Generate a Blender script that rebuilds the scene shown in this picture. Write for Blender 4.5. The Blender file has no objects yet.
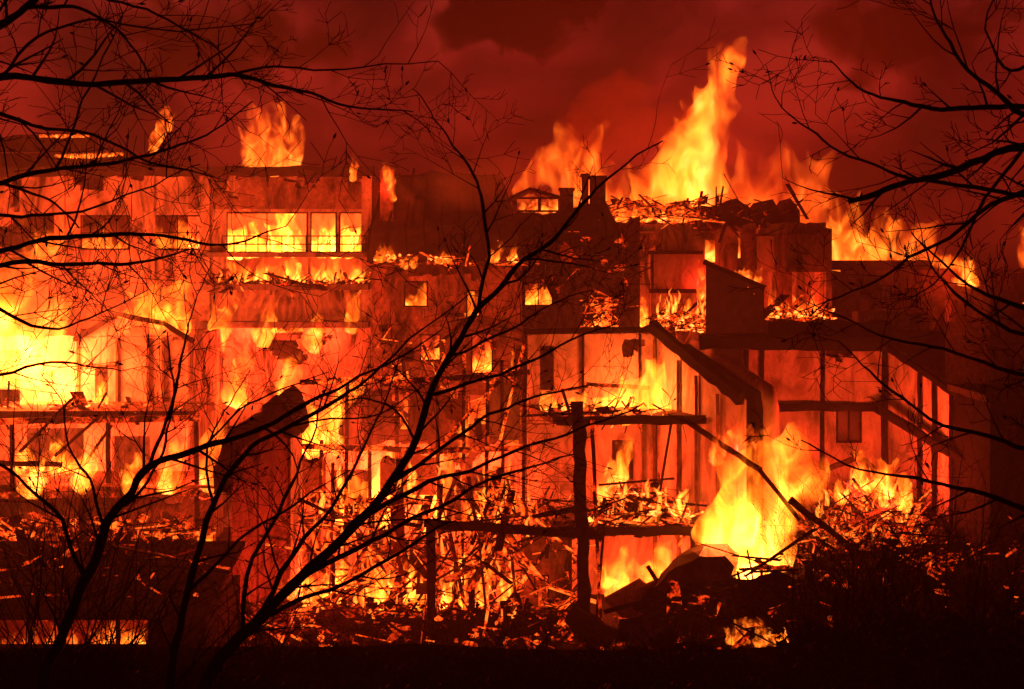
import bpy, bmesh, math, random
from mathutils import Vector, Matrix, noise as mnoise
from math import radians as R, sin, cos, pi

# ------------------------------------------------------------------ camera, sky, exposure
S = bpy.context.scene
COL = S.collection
FPX, HY, CAMZ = 1422.2, 250.0, 12.1          # focal length in pixels, horizon row, eye height
cam_d = bpy.data.cameras.new('camera'); cam = bpy.data.objects.new('camera', cam_d); COL.objects.link(cam)
cam.location = (0, 0, CAMZ); cam.rotation_euler = (R(90), 0, 0)
cam_d.sensor_width = 36; cam_d.lens = 50.0
cam_d.shift_y = -(344.5 - HY) / 1024
cam_d.clip_start = 0.1; cam_d.clip_end = 5000
S.camera = cam
S.render.resolution_x, S.render.resolution_y = 1024, 689
S.view_settings.view_transform = 'Standard'; S.view_settings.look = 'None'
S.view_settings.exposure = 0.1; S.view_settings.gamma = 1.0; S.view_settings.use_curve_mapping = False
S.cycles.use_denoising = True
S.cycles.max_bounces = 5; S.cycles.diffuse_bounces = 2; S.cycles.glossy_bounces = 2
S.cycles.volume_bounces = 0; S.cycles.transparent_max_bounces = 24
S.cycles.sample_clamp_indirect = 4.0; S.cycles.sample_clamp_direct = 0
S.cycles.volume_step_rate = 1.6; S.cycles.volume_max_steps = 96
S.cycles.caustics_reflective = False; S.cycles.caustics_refractive = False

W = bpy.data.worlds.new('World'); S.world = W; W.use_nodes = True
def N(nt, kind, **kw):
    n = nt.nodes.new(kind)
    for k, v in kw.items():
        if k == 'ins':
            for a, b in v.items(): n.inputs[a].default_value = b
        else: setattr(n, k, v)
    return n
def ramp(nt, stops, src=None, interp='LINEAR'):
    n = nt.nodes.new('ShaderNodeValToRGB'); cr = n.color_ramp; cr.interpolation = interp
    while len(cr.elements) < len(stops): cr.elements.new(0.5)
    for e, (p, c) in zip(cr.elements, stops):
        e.position = p; e.color = (*c, 1) if len(c) == 3 else c
    if src is not None: nt.links.new(src, n.inputs[0])
    return n
# night sky full of smoke that the fire reddens
nt = W.node_tree; nt.nodes.clear()
out = N(nt, 'ShaderNodeOutputWorld'); bg = N(nt, 'ShaderNodeBackground', ins={'Strength': 1.0})
tc = N(nt, 'ShaderNodeTexCoord'); sep = N(nt, 'ShaderNodeSeparateXYZ'); nt.links.new(tc.outputs['Generated'], sep.inputs[0])
el = ramp(nt, [(0.0, (0.02, 0.001, 0.0008)), (0.47, (0.10, 0.004, 0.002)), (0.505, (0.50, 0.015, 0.009)), (0.528, (0.40, 0.012, 0.009)),
               (0.553, (0.27, 0.009, 0.008)), (0.588, (0.13, 0.0065, 0.0065)), (0.8, (0.03, 0.002, 0.002))])
mr = N(nt, 'ShaderNodeMapRange', ins={1: -1.0, 2: 1.0}); nt.links.new(sep.outputs['Z'], mr.inputs[0]); nt.links.new(mr.outputs[0], el.inputs[0])
mp = N(nt, 'ShaderNodeMapping', ins={'Scale': (8, 8, 11)}); nt.links.new(tc.outputs['Generated'], mp.inputs[0])
nz = N(nt, 'ShaderNodeTexNoise', ins={'Scale': 1.0, 'Detail': 6.0, 'Roughness': 0.52, 'Distortion': 0.25}); nt.links.new(mp.outputs[0], nz.inputs['Vector'])
cl = ramp(nt, [(0.38, (0.14, 0.25, 0.3)), (0.5, (0.8, 0.8, 0.8)), (0.62, (2.0, 2.5, 1.7))], nz.outputs['Fac'])
mx = N(nt, 'ShaderNodeMix', data_type='RGBA', blend_type='MULTIPLY', ins={'Factor': 1.0})
nt.links.new(el.outputs[0], mx.inputs[6]); nt.links.new(cl.outputs[0], mx.inputs[7])
dy = N(nt, 'ShaderNodeMapRange', ins={1: -.1, 2: .85, 3: .1, 4: 1.0}); nt.links.new(sep.outputs['Y'], dy.inputs[0]); nt.links.new(dy.outputs[0], bg.inputs['Strength'])
nt.links.new(mx.outputs[2], bg.inputs['Color']); nt.links.new(bg.outputs[0], out.inputs[0])

# ------------------------------------------------------------------ helpers
rnd = random.Random(11)
def P(px, py, Y):
    return Vector(((px - 512) / FPX * Y, Y, CAMZ - (py - HY) / FPX * Y))
def row(z, Y): return HY + (CAMZ - z) / Y * FPX
def ground_z(x, y):
    if y < 22: z = 10.5 + (5.75 - 10.5) * max(0, y) / 22 + (0 if y > 0 else -y * 0.1)
    elif y < 35:
        t = (y - 22) / 13; z = 5.75 * (1 - t * t * (3 - 2 * t))
    else: z = 0
    return z + 0.16 * mnoise.noise(Vector((x * .35, y * .35, 0))) * (1 if y < 36 else .3)

def origin(o):
    v = Vector((0, 0, 0))
    while o is not None: v += o.location; o = o.parent
    return v
def thing(name, label, cat, loc, group=None):
    o = bpy.data.objects.new(name, None); COL.objects.link(o); o.location = loc
    o.empty_display_size = .3
    o['label'] = label; o['category'] = cat
    if group: o['group'] = group
    return o
def tag(o, label, cat, group=None, kind=None):
    o['label'] = label; o['category'] = cat
    if group: o['group'] = group
    if kind: o['kind'] = kind
    return o
def build(name, bm, mats, parent=None, loc=None, smooth=False):
    if parent is not None: off = origin(parent)
    else: off = Vector(loc) if loc is not None else Vector((0, 0, 0))
    bmesh.ops.recalc_face_normals(bm, faces=bm.faces)
    bmesh.ops.translate(bm, verts=bm.verts, vec=-off)
    me = bpy.data.meshes.new(name); bm.to_mesh(me); bm.free()
    for m in (mats if isinstance(mats, (list, tuple)) else [mats]): me.materials.append(m)
    if smooth: me.polygons.foreach_set('use_smooth', [True] * len(me.polygons))
    o = bpy.data.objects.new(name, me); COL.objects.link(o)
    if parent is not None: o.parent = parent
    else: o.location = off
    return o
def bar(bm, p, q, w, h, mi=0, taper=1.0):
    p, q = Vector(p), Vector(q); d = (q - p)
    if d.length < 1e-6: return
    d.normalize()
    up = Vector((0, 0, 1)) if abs(d.z) < .92 else Vector((0, 1, 0))
    s = d.cross(up).normalized(); u = s.cross(d)
    vs = []
    for c, k in ((p, 1.0), (q, taper)):
        for a, b in ((-1, -1), (1, -1), (1, 1), (-1, 1)):
            vs.append(bm.verts.new(c + s * (a * w / 2 * k) + u * (b * h / 2 * k)))
    for f in ((3, 2, 1, 0), (4, 5, 6, 7), (0, 1, 5, 4), (1, 2, 6, 5), (2, 3, 7, 6), (3, 0, 4, 7)):
        bm.faces.new([vs[i] for i in f]).material_index = mi
def rough_bar(bm, p, q, w, h, seed=0, n=9, jit=.18):
    """a burnt timber: square section, uneven along its length"""
    p, q = Vector(p), Vector(q); d = (q - p).normalized()
    up = Vector((0, 0, 1)) if abs(d.z) < .92 else Vector((0, 1, 0))
    s = d.cross(up).normalized(); u = s.cross(d); rr = random.Random(seed)
    rings = []
    for i in range(n + 1):
        t = i / n; c = p.lerp(q, t) + s * rr.uniform(-1, 1) * w * jit * .5 + u * rr.uniform(-1, 1) * h * jit * .5
        kw = 1 - rr.random() * jit; kh = 1 - rr.random() * jit
        rings.append([bm.verts.new(c + s * (a * w / 2 * kw * rr.uniform(.85, 1.05)) + u * (b * h / 2 * kh * rr.uniform(.85, 1.05)))
                      for a, b in ((-1, -1), (0, -1.08), (1, -1), (1.05, 0), (1, 1), (0, 1.05), (-1, 1), (-1.06, 0))])
    for a, b in zip(rings, rings[1:]):
        for k in range(8): bm.faces.new((a[k], a[(k + 1) % 8], b[(k + 1) % 8], b[k]))
    bm.faces.new(rings[0][::-1]); bm.faces.new(rings[-1])
def box(bm, lo, hi, mi=0):
    lo, hi = Vector(lo), Vector(hi)
    vs = [bm.verts.new((x, y, z)) for z in (lo.z, hi.z) for y in (lo.y, hi.y) for x in (lo.x, hi.x)]
    for f in ((0, 2, 3, 1), (4, 5, 7, 6), (0, 1, 5, 4), (2, 6, 7, 3), (0, 4, 6, 2), (1, 3, 7, 5)):
        bm.faces.new([vs[i] for i in f]).material_index = mi
def prism(bm, pts, d, mi=0):
    d = Vector(d); a = [bm.verts.new(Vector(p)) for p in pts]; b = [bm.verts.new(Vector(p) + d) for p in pts]
    fs = [bm.faces.new(a), bm.faces.new(b[::-1])]
    n = len(a)
    for i in range(n): fs.append(bm.faces.new((a[i], b[i], b[(i + 1) % n], a[(i + 1) % n])))
    for f in fs: f.material_index = mi
def tube(bm, pts, rad, n=6, mi=0):
    rings = []; prev = None
    for i, p in enumerate(pts):
        d = (pts[min(i + 1, len(pts) - 1)] - pts[max(i - 1, 0)])
        if d.length < 1e-9: d = Vector((0, 0, 1))
        d.normalize()
        if prev is None:
            prev = d.orthogonal().normalized()
        u = (prev - d * prev.dot(d))
        u = u.normalized() if u.length > 1e-6 else d.orthogonal().normalized()
        prev = u; v = d.cross(u)
        rings.append([bm.verts.new(p + (u * cos(2 * pi * k / n) + v * sin(2 * pi * k / n)) * rad[i]) for k in range(n)])
    for a, b in zip(rings, rings[1:]):
        for k in range(n):
            bm.faces.new((a[k], a[(k + 1) % n], b[(k + 1) % n], b[k])).material_index = mi
    bm.faces.new(rings[0][::-1]).material_index = mi; bm.faces.new(rings[-1]).material_index = mi

# ------------------------------------------------------------------ materials
def principled(name, col, rough=.85, var=.35, scale=1.5, bump=.3, bscale=9, stain=None, spec=.04):
    m = bpy.data.materials.new(name); m.use_nodes = True; t = m.node_tree; b = t.nodes['Principled BSDF']
    b.inputs['Roughness'].default_value = rough; b.inputs['Specular IOR Level'].default_value = spec
    tc = N(t, 'ShaderNodeTexCoord')
    n1 = N(t, 'ShaderNodeTexNoise', ins={'Scale': scale, 'Detail': 6.0, 'Roughness': .62, 'Distortion': .4}); t.links.new(tc.outputs['Object'], n1.inputs['Vector'])
    lo = tuple(c * (1 - var) for c in col); hi = tuple(min(.9, c * (1 + var)) for c in col)
    cr = ramp(t, [(.3, lo), (.7, hi)], n1.outputs['Fac']); src = cr.outputs[0]
    if stain:
        mp = N(t, 'ShaderNodeMapping', ins={'Scale': (.9, .9, .34)}); t.links.new(tc.outputs['Object'], mp.inputs[0])
        n2 = N(t, 'ShaderNodeTexNoise', ins={'Scale': 1.0, 'Detail': 8.0, 'Roughness': .72, 'Distortion': 1.3}); t.links.new(mp.outputs[0], n2.inputs['Vector'])
        r2 = ramp(t, [(.40, (0, 0, 0)), (.52, (.5, .5, .5)), (.62, (1, 1, 1))], n2.outputs['Fac'])
        n4 = N(t, 'ShaderNodeTexNoise', ins={'Scale': 6.0, 'Detail': 6.0, 'Roughness': .75}); t.links.new(tc.outputs['Object'], n4.inputs['Vector'])
        r4 = ramp(t, [(.52, (0, 0, 0)), (.66, (.7, .7, .7))], n4.outputs['Fac'])
        mm = N(t, 'ShaderNodeMath', operation='MAXIMUM'); t.links.new(r2.outputs[0], mm.inputs[0]); t.links.new(r4.outputs[0], mm.inputs[1])
        mxx = N(t, 'ShaderNodeMix', data_type='RGBA'); mxx.inputs[7].default_value = (*stain, 1)
        t.links.new(mm.outputs[0], mxx.inputs[0]); t.links.new(src, mxx.inputs[6]); src = mxx.outputs[2]
    t.links.new(src, b.inputs['Base Color'])
    if bump:
        n3 = N(t, 'ShaderNodeTexNoise', ins={'Scale': bscale, 'Detail': 4.0}); t.links.new(tc.outputs['Object'], n3.inputs['Vector'])
        bp = N(t, 'ShaderNodeBump', ins={'Strength': bump, 'Distance': .05}); t.links.new(n3.outputs['Fac'], bp.inputs['Height']); t.links.new(bp.outputs[0], b.inputs['Normal'])
    return m
def glowing(name, lo, hi, strength, scale, thr, base=(.025, .02, .018)):
    """charred wood with live coals in its cracks"""
    m = principled(name, base, .95, .4, 3, .5, 14); t = m.node_tree; b = t.nodes['Principled BSDF']
    tc = N(t, 'ShaderNodeTexCoord')
    n1 = N(t, 'ShaderNodeTexNoise', ins={'Scale': scale, 'Detail': 4.0, 'Roughness': .7, 'Distortion': .8}); t.links.new(tc.outputs['Object'], n1.inputs['Vector'])
    n2 = N(t, 'ShaderNodeTexNoise', ins={'Scale': scale * .22, 'Detail': 2.0}); t.links.new(tc.outputs['Object'], n2.inputs['Vector'])
    ad = N(t, 'ShaderNodeMath', operation='MULTIPLY'); t.links.new(n1.outputs['Fac'], ad.inputs[0]); t.links.new(n2.outputs['Fac'], ad.inputs[1])
    mr = N(t, 'ShaderNodeMapRange', ins={1: thr, 2: thr + .14}); t.links.new(ad.outputs[0], mr.inputs[0])
    cr = ramp(t, [(0, (0, 0, 0)), (.25, lo), (1, hi)], mr.outputs[0])
    t.links.new(cr.outputs[0], b.inputs['Emission Color']); b.inputs['Emission Strength'].default_value = strength
    m.cycles.emission_sampling = 'NONE'
    return m
M = {
 'plaster': principled('plaster', (.42, .35, .29), .9, .25, 1.2, .3, 12, stain=(.035, .028, .024)),
 'plaster_clean': principled('plaster_clean', (.46, .39, .33), .9, .2, 1.1, .2, 12, stain=(.17, .13, .10)),
 'brick': principled('sooty_brick', (.21, .14, .11), .92, .45, 5, .4, 16, stain=(.02, .016, .014)),
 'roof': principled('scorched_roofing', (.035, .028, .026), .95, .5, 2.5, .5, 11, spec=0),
 'concrete': principled('sooty_concrete', (.19, .17, .155), .9, .3, 2, .3, 10, stain=(.05, .045, .04)),
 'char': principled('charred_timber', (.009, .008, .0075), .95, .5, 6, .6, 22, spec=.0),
 'timber': principled('scorched_timber', (.11, .07, .045), .85, .6, 5, .5, 18),
 'board': principled('split_boarding', (.24, .16, .11), .85, .4, 6, .3, 18),
 'metal': principled('scorched_sheet_metal', (.06, .05, .047), .5, .5, 3, .3, 7, spec=.5),
 'bark': principled('wet_bark', (.018, .014, .012), .9, .4, 9, .4, 30),
 'leaf': principled('dark_leaf', (.016, .019, .011), .8, .4, 3, 0),
 'earth': principled('earth', (.012, .010, .009), .95, .5, 1.2, .6, 5, spec=0),
 'glass': principled('sooty_glass', (.03, .028, .027), .25, .3, 2, .05, 6, spec=.6),
 'ember_low': glowing('smouldering_char', (.6, .02, .002), (1, .09, .008), 1.1, 5.5, .25),
 'ember': glowing('glowing_char', (.8, .03, .002), (1, .17, .015), 1.8, 6.5, .22),
 'ember_hot': glowing('white_hot_coal', (1, .08, .006), (1, .32, .05), 3.2, 5.0, .19),
}
def small_gas(name, col, k):
    m = bpy.data.materials.new(name); m.use_nodes = True; t = m.node_tree; t.nodes.clear()
    o = N(t, 'ShaderNodeOutputMaterial'); e = N(t, 'ShaderNodeEmission', ins={'Color': (*col, 1), 'Strength': k}); t.links.new(e.outputs[0], o.inputs['Volume']); return m
M['flamelet'] = small_gas('little_red_flame_gas', (1, .07, .004), 12.0); M['flamelet_hot'] = small_gas('little_yellow_flame_gas', (1, .17, .015), 22.0)
M['spark'] = principled('spark', (.02, .02, .02), .9, .2, 2, 0); M['spark'].node_tree.nodes['Principled BSDF'].inputs['Emission Color'].default_value = (1, .16, .02, 1)
M['spark'].node_tree.nodes['Principled BSDF'].inputs['Emission Strength'].default_value = 4; M['spark'].cycles.emission_sampling = 'NONE'
FIRE = (1.0, .05, .009)
LIGHT = .47
HOT = 2.0
def flame_mat(size, k, heat, seed, nscale, soft=0.0):
    """hot gas that glows through its whole depth; k = brightness across one flame width"""
    m = bpy.data.materials.new('burning_gas'); m.use_nodes = True; t = m.node_tree; t.nodes.clear()
    o = N(t, 'ShaderNodeOutputMaterial'); e = N(t, 'ShaderNodeEmission')
    tc = N(t, 'ShaderNodeTexCoord')
    mp = N(t, 'ShaderNodeMapping', ins={'Location': (seed * 3.7, seed * 1.3, seed * 2.1), 'Scale': (nscale, nscale, nscale * .5)})
    t.links.new(tc.outputs['Object'], mp.inputs[0])
    n1 = N(t, 'ShaderNodeTexNoise', ins={'Scale': 1.0, 'Detail': 3.0, 'Roughness': .6, 'Distortion': 1.1}); t.links.new(mp.outputs[0], n1.inputs['Vector'])
    sp = N(t, 'ShaderNodeSeparateXYZ'); t.links.new(tc.outputs['Generated'], sp.inputs[0])
    # gas cools as it rises
    hz = N(t, 'ShaderNodeMapRange', ins={1: 0.0, 2: 1.0, 3: .07, 4: -.10}); t.links.new(sp.outputs['Z'], hz.inputs[0])
    ad = N(t, 'ShaderNodeMath', operation='ADD'); t.links.new(n1.outputs['Fac'], ad.inputs[0]); t.links.new(hz.outputs[0], ad.inputs[1])
    d = N(t, 'ShaderNodeMapRange', ins={1: .36 - soft * .5, 2: .72, 3: 0.02 + soft, 4: 1.0}); t.links.new(ad.outputs[0], d.inputs[0])
    pw = N(t, 'ShaderNodeMath', operation='POWER', ins={1: 2.0}); t.links.new(d.outputs[0], pw.inputs[0])
    st = N(t, 'ShaderNodeMath', operation='MULTIPLY', ins={1: 4.2 * k * HOT / size}); t.links.new(pw.outputs[0], st.inputs[0])
    h = heat
    cr = ramp(t, [(0, (1, .035, .002)), (.35, (1, .10 * h, .004)), (.75, (1, .2 * h, .012 * h)), (1, (1, .3 * h, .05 * h))], d.outputs[0])
    t.links.new(cr.outputs[0], e.inputs['Color']); t.links.new(st.outputs[0], e.inputs['Strength'])
    t.links.new(e.outputs[0], o.inputs['Volume'])
    return m

# ------------------------------------------------------------------ dark smoke rolling off behind the roofs
def smoke(label, px, py, Y, rx, rz, dens, col, seed):
    bm = bmesh.new(); bmesh.ops.create_icosphere(bm, subdivisions=4, radius=1)
    for v in bm.verts: v.co *= 1 + .28 * mnoise.noise(v.co * 1.6 + Vector((seed, 0, 0))) + .12 * mnoise.noise(v.co * 4)
    o = build('smoke', bm, [], loc=(0, 0, 0)); o.location = P(px, py, Y); s_ = Y / FPX; o.scale = (rx * s_, (rx + rz) * .4 * s_, rz * s_)
    m = bpy.data.materials.new('rolling_smoke'); m.use_nodes = True; t = m.node_tree; t.nodes.clear(); so = N(t, 'ShaderNodeOutputMaterial')
    tc = N(t, 'ShaderNodeTexCoord'); mp = N(t, 'ShaderNodeMapping', ins={'Location': (seed * 3.1, 0, seed), 'Scale': (rx / 48, 1.4, rz / 48)}); t.links.new(tc.outputs['Object'], mp.inputs[0])
    n1 = N(t, 'ShaderNodeTexNoise', ins={'Scale': 1.0, 'Detail': 5.0, 'Roughness': .55, 'Distortion': .5}); t.links.new(mp.outputs[0], n1.inputs['Vector'])
    ln = N(t, 'ShaderNodeVectorMath', operation='LENGTH'); t.links.new(tc.outputs['Object'], ln.inputs[0])
    fade = N(t, 'ShaderNodeMapRange', ins={1: .15, 2: .85, 3: .16, 4: -.35}); fade.clamp = True; t.links.new(ln.outputs['Value'], fade.inputs[0])
    ad = N(t, 'ShaderNodeMath', operation='ADD'); t.links.new(n1.outputs['Fac'], ad.inputs[0]); t.links.new(fade.outputs[0], ad.inputs[1])
    d = N(t, 'ShaderNodeMapRange', ins={1: .45, 2: .66, 3: 0.0, 4: dens}); t.links.new(ad.outputs[0], d.inputs[0])
    pv = N(t, 'ShaderNodeVolumePrincipled', ins={'Color': (*col, 1)}); t.links.new(d.outputs[0], pv.inputs['Density']); t.links.new(pv.outputs[0], so.inputs['Volume'])
    o.data.materials.append(m); tag(o, label, 'smoke', kind='stuff'); return o
smoke('black smoke cloud rolling over the middle of the fire', 525, 0, 104, 190, 112, 2.6, (.04, .03, .03), 1)
smoke('brown smoke drifting over the long apartment block', 230, 40, 108, 240, 100, .9, (.4, .3, .28), 2)
smoke('brown smoke drifting over the hazy brick block', 900, 30, 108, 210, 110, .9, (.4, .3, .28), 3)
smoke('thin red smoke veiling the mansard roof and the chimneys', 470, 185, 55, 170, 70, .10, (.7, .6, .55), 5)
smoke('bright smoke glowing round the orange house', 90, 300, 49.5, 190, 120, .10, (.75, .66, .6), 6)
smoke('dim smoke over the hazy brick block', 900, 250, 62, 160, 80, .10, (.7, .6, .55), 7)
smoke('smoke rising through the collapsed frame', 370, 430, 45.8, 130, 120, .07, (.7, .6, .55), 8)
smoke('smoke streaming away from the tall plume', 630, 120, 98, 170, 90, 1.0, (.6, .5, .46), 4)

# ------------------------------------------------------------------ fire
n_flame = [0]
def flame_paths(label, paths, power=0.0, k=1.5, heat=1.0, group=None, cat='flame', lobes=1.0, lights=1, name='flame', nsc=1.0, soft=0.0):
    """paths: lists of (point, radius); the tongues melt into one lumpy body of gas"""
    n_flame[0] += 1; sd = n_flame[0]; rr = random.Random(sd * 17)
    bm = bmesh.new(); rmax = 0; base = None
    for path in paths:
        pts, rad = [], []
        for (a, ra), (b, rb) in zip(path, path[1:]):
            for i in range(5):
                t = i / 5; pts.append(a.lerp(b, t)); rad.append(ra + (rb - ra) * t)
        pts.append(path[-1][0]); rad.append(path[-1][1])
        r0 = max(rad); rmax = max(rmax, r0)
        o3 = Vector((rr.random() * 50, rr.random() * 50, rr.random() * 50))
        for i in range(len(pts)):
            nvv = mnoise.noise_vector(pts[i] * (.8 / r0) + o3); f = min(1, i / max(1, len(pts) - 1) * 1.6)
            pts[i] = pts[i] + Vector((nvv.x, nvv.y, nvv.z * .3)) * r0 * .40 * f
            rad[i] *= 1 + .38 * mnoise.noise(pts[i] * (1.7 / r0) + o3)
        # rounded base, pointed tip
        d = (pts[0] - pts[1]).normalized()
        pts = [pts[0] + d * rad[0] * .55, pts[0] + d * rad[0] * .35] + pts; rad = [rad[0] * .3, rad[0] * .75] + rad
        pts.append(pts[-1] + (pts[-1] - pts[-2]).normalized() * rad[-1] * 1.2); rad.append(max(rad[-1] * .15, .004))
        tube(bm, pts, [max(r, .004) for r in rad], 10)
        for i in range(int(len(pts) * .5 * lobes)):      # licks that leave the side of a tongue
            j = rr.randrange(1, len(pts) - 1); a = rr.uniform(0, 2 * pi); r = rad[j]
            q0 = pts[j]; dirv = Vector((cos(a), sin(a) * .7, rr.uniform(.5, 1.6))).normalized()
            q = [q0 + dirv * r * s * rr.uniform(.9, 1.1) + Vector((0, 0, .25 * r * s * s)) for s in (0, .5, 1.0, 1.5, 2.0)]
            tube(bm, q, [r * .5, r * .48, r * .36, r * .2, r * .03], 7)
    bmesh.ops.recalc_face_normals(bm, faces=bm.faces)
    lo = min(v.co.z for v in bm.verts); cx = sum((v.co for v in bm.verts), Vector()) / len(bm.verts)
    base = Vector((cx.x, cx.y, lo))
    bmesh.ops.translate(bm, verts=bm.verts, vec=-base)
    me = bpy.data.meshes.new(name); bm.to_mesh(me); bm.free()
    o = bpy.data.objects.new(name, me); COL.objects.link(o)
    md = o.modifiers.new('r', 'REMESH'); md.mode = 'VOXEL'; md.voxel_size = max(rmax * .16, .03); md.use_smooth_shade = True
    dg = bpy.context.evaluated_depsgraph_get(); me2 = bpy.data.meshes.new_from_object(o.evaluated_get(dg))
    o.modifiers.clear(); o.data = me2; bpy.data.meshes.remove(me); me2.name = name
    nv = Vector((sd * 7.1, sd * 3.3, 0))
    for v in me2.vertices:
        s = 1.25 / rmax; q = v.co * s + nv
        dv = mnoise.noise_vector(Vector((q.x, q.y, q.z * .6))) * .45 + mnoise.noise_vector(Vector((q.x * 2.6, q.y * 2.6, q.z * 1.6))) * .25
        v.co += dv * rmax * (.62 - soft)
    me2.update()
    o.modifiers.new('r', 'REMESH'); md = o.modifiers[0]; md.mode = 'VOXEL'; md.voxel_size = max(rmax * .13, .025); md.use_smooth_shade = True
    dg = bpy.context.evaluated_depsgraph_get(); dg.update(); me3 = bpy.data.meshes.new_from_object(o.evaluated_get(dg))
    o.modifiers.clear(); o.data = me3; bpy.data.meshes.remove(me2); me2 = me3; me2.name = name
    b2 = bmesh.new(); b2.from_mesh(me2); seen = set(); isl = []
    for v in b2.verts:
        if v in seen: continue
        st, comp = [v], []; seen.add(v)
        while st:
            x = st.pop(); comp.append(x)
            for e in x.link_edges:
                w_ = e.other_vert(x)
                if w_ not in seen: seen.add(w_); st.append(w_)
        isl.append(comp)
    big = max(len(c) for c in isl)
    bmesh.ops.delete(b2, geom=[v for c in isl if len(c) < .12 * big for v in c], context='VERTS'); b2.to_mesh(me2); b2.free()
    me2.materials.clear(); me2.materials.append(flame_mat(rmax * 2, k, heat, sd, nsc * .95 / rmax, soft))
    o.location = base
    tag(o, label, cat, group)
    if power:
        zs = [v.co.z for v in me2.vertices]; h = max(zs) - min(zs)
        xs = [v.co.x for v in me2.vertices]; wd = max(xs) - min(xs)
        for i in range(lights):
            l = bpy.data.lights.new('fire_light', 'POINT'); l.energy = power * LIGHT / lights; l.color = (1, .041 * heat ** 2.6, .0105 * heat ** 1.3); l.shadow_soft_size = max(.15, rmax * .6)
            lo_ = bpy.data.objects.new('fire_light', l); COL.objects.link(lo_); lo_.parent = o
            lo_.location = (min(xs) + wd * (i + .5) / lights, 0, h * .35 + min(zs))
    return o
def flp(label, Y, paths, dy=.5, **kw):
    """tongues traced by (px, row, radius px) at depth Y"""
    rr = random.Random(int(Y * 100) + len(label)); out_ = []
    for p in paths:
        yy = Y + rr.uniform(-dy, dy)
        out_.append([(P(a, b, yy), r / FPX * yy) for a, b, r in p])
    return flame_paths(label, out_, **kw)
def fl(label, cx, base, w, h, Y, n=4, lean=0.0, **kw):
    """a clump of n tongues, w x h pixels, standing on row base"""
    rr = random.Random(int(cx * 7 + base * 13)); out_ = []
    s = Y / FPX; r0 = max(w / n * .62, 1.6)
    for i in range(n):
        x = cx - w / 2 + w * (i + .5) / n + rr.uniform(-.2, .2) * w / n
        hh = h * rr.uniform(.3, 1.0) if i != n // 2 else h
        hh = max(hh - r0 * .9, r0 * .8); yy = Y + rr.uniform(-.5, .5) * w * s * .5
        ln = lean + rr.uniform(-.25, .25)
        pp = [(x, base - r0 * .5, r0), (x + ln * hh * .3, base - r0 * .5 - hh * .35, r0 * .85), (x + ln * hh * .5, base - r0 * .5 - hh * .7, r0 * .5), (x + ln * hh, base - r0 * .5 - hh, r0 * .14)]
        out_.append([(P(a, b, yy), r / FPX * yy) for a, b, r in pp])
    return flame_paths(label, out_, **kw)

def planks(bm, n, region, seed, lmin=.4, lmax=2.2, wmin=.025, wmax=.11, mats=(0, 0, 1, 2), flat=.5):
    """n loose pieces of burnt timber; region(rr) gives each one's centre"""
    rr = random.Random(seed)
    for i in range(n):
        c = region(rr); a = rr.uniform(0, 2 * pi); e = rr.gauss(0, flat); L = rr.uniform(lmin, lmax) * rr.uniform(.5, 1)
        d = Vector((cos(a) * cos(e), sin(a) * cos(e) * .6, sin(e))).normalized() * L / 2
        bar(bm, c - d, c + d, rr.uniform(wmin, wmax) if i % 9 else rr.uniform(.25, .6), rr.uniform(.015, .06), rr.choice(mats), rr.uniform(.6, 1))
def lumps(bm, n, region, seed, smin, smax, mats=(0,)):
    rr = random.Random(seed)
    for i in range(n):
        c = region(rr); s = rr.uniform(smin, smax); mi = rr.choice(mats)
        r = bmesh.ops.create_icosphere(bm, subdivisions=1, radius=s, matrix=Matrix.Translation(c))
        sx, sz = rr.uniform(.7, 1.5), rr.uniform(.45, .9)
        for v in r['verts']:
            dv = v.co - c; k = rr.uniform(.65, 1.2); v.co = c + Vector((dv.x * sx, dv.y, dv.z * sz)) * k
            for f in v.link_faces: f.material_index = mi
RUB = lambda: [M['char'], M['timber'], M['ember'], M['ember_hot'], M['ember_low'], M['concrete']]
def reg(px0, px1, rowf, Y0, Y1):
    """pieces spread over px range and depth; rowf(t) gives the row at the front of the heap"""
    def f(rr):
        t = rr.random(); px = px0 + (px1 - px0) * t; lo, hi = rowf(t)
        return P(px, rr.uniform(lo, hi), rr.uniform(Y0, Y1))
    return f

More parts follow.
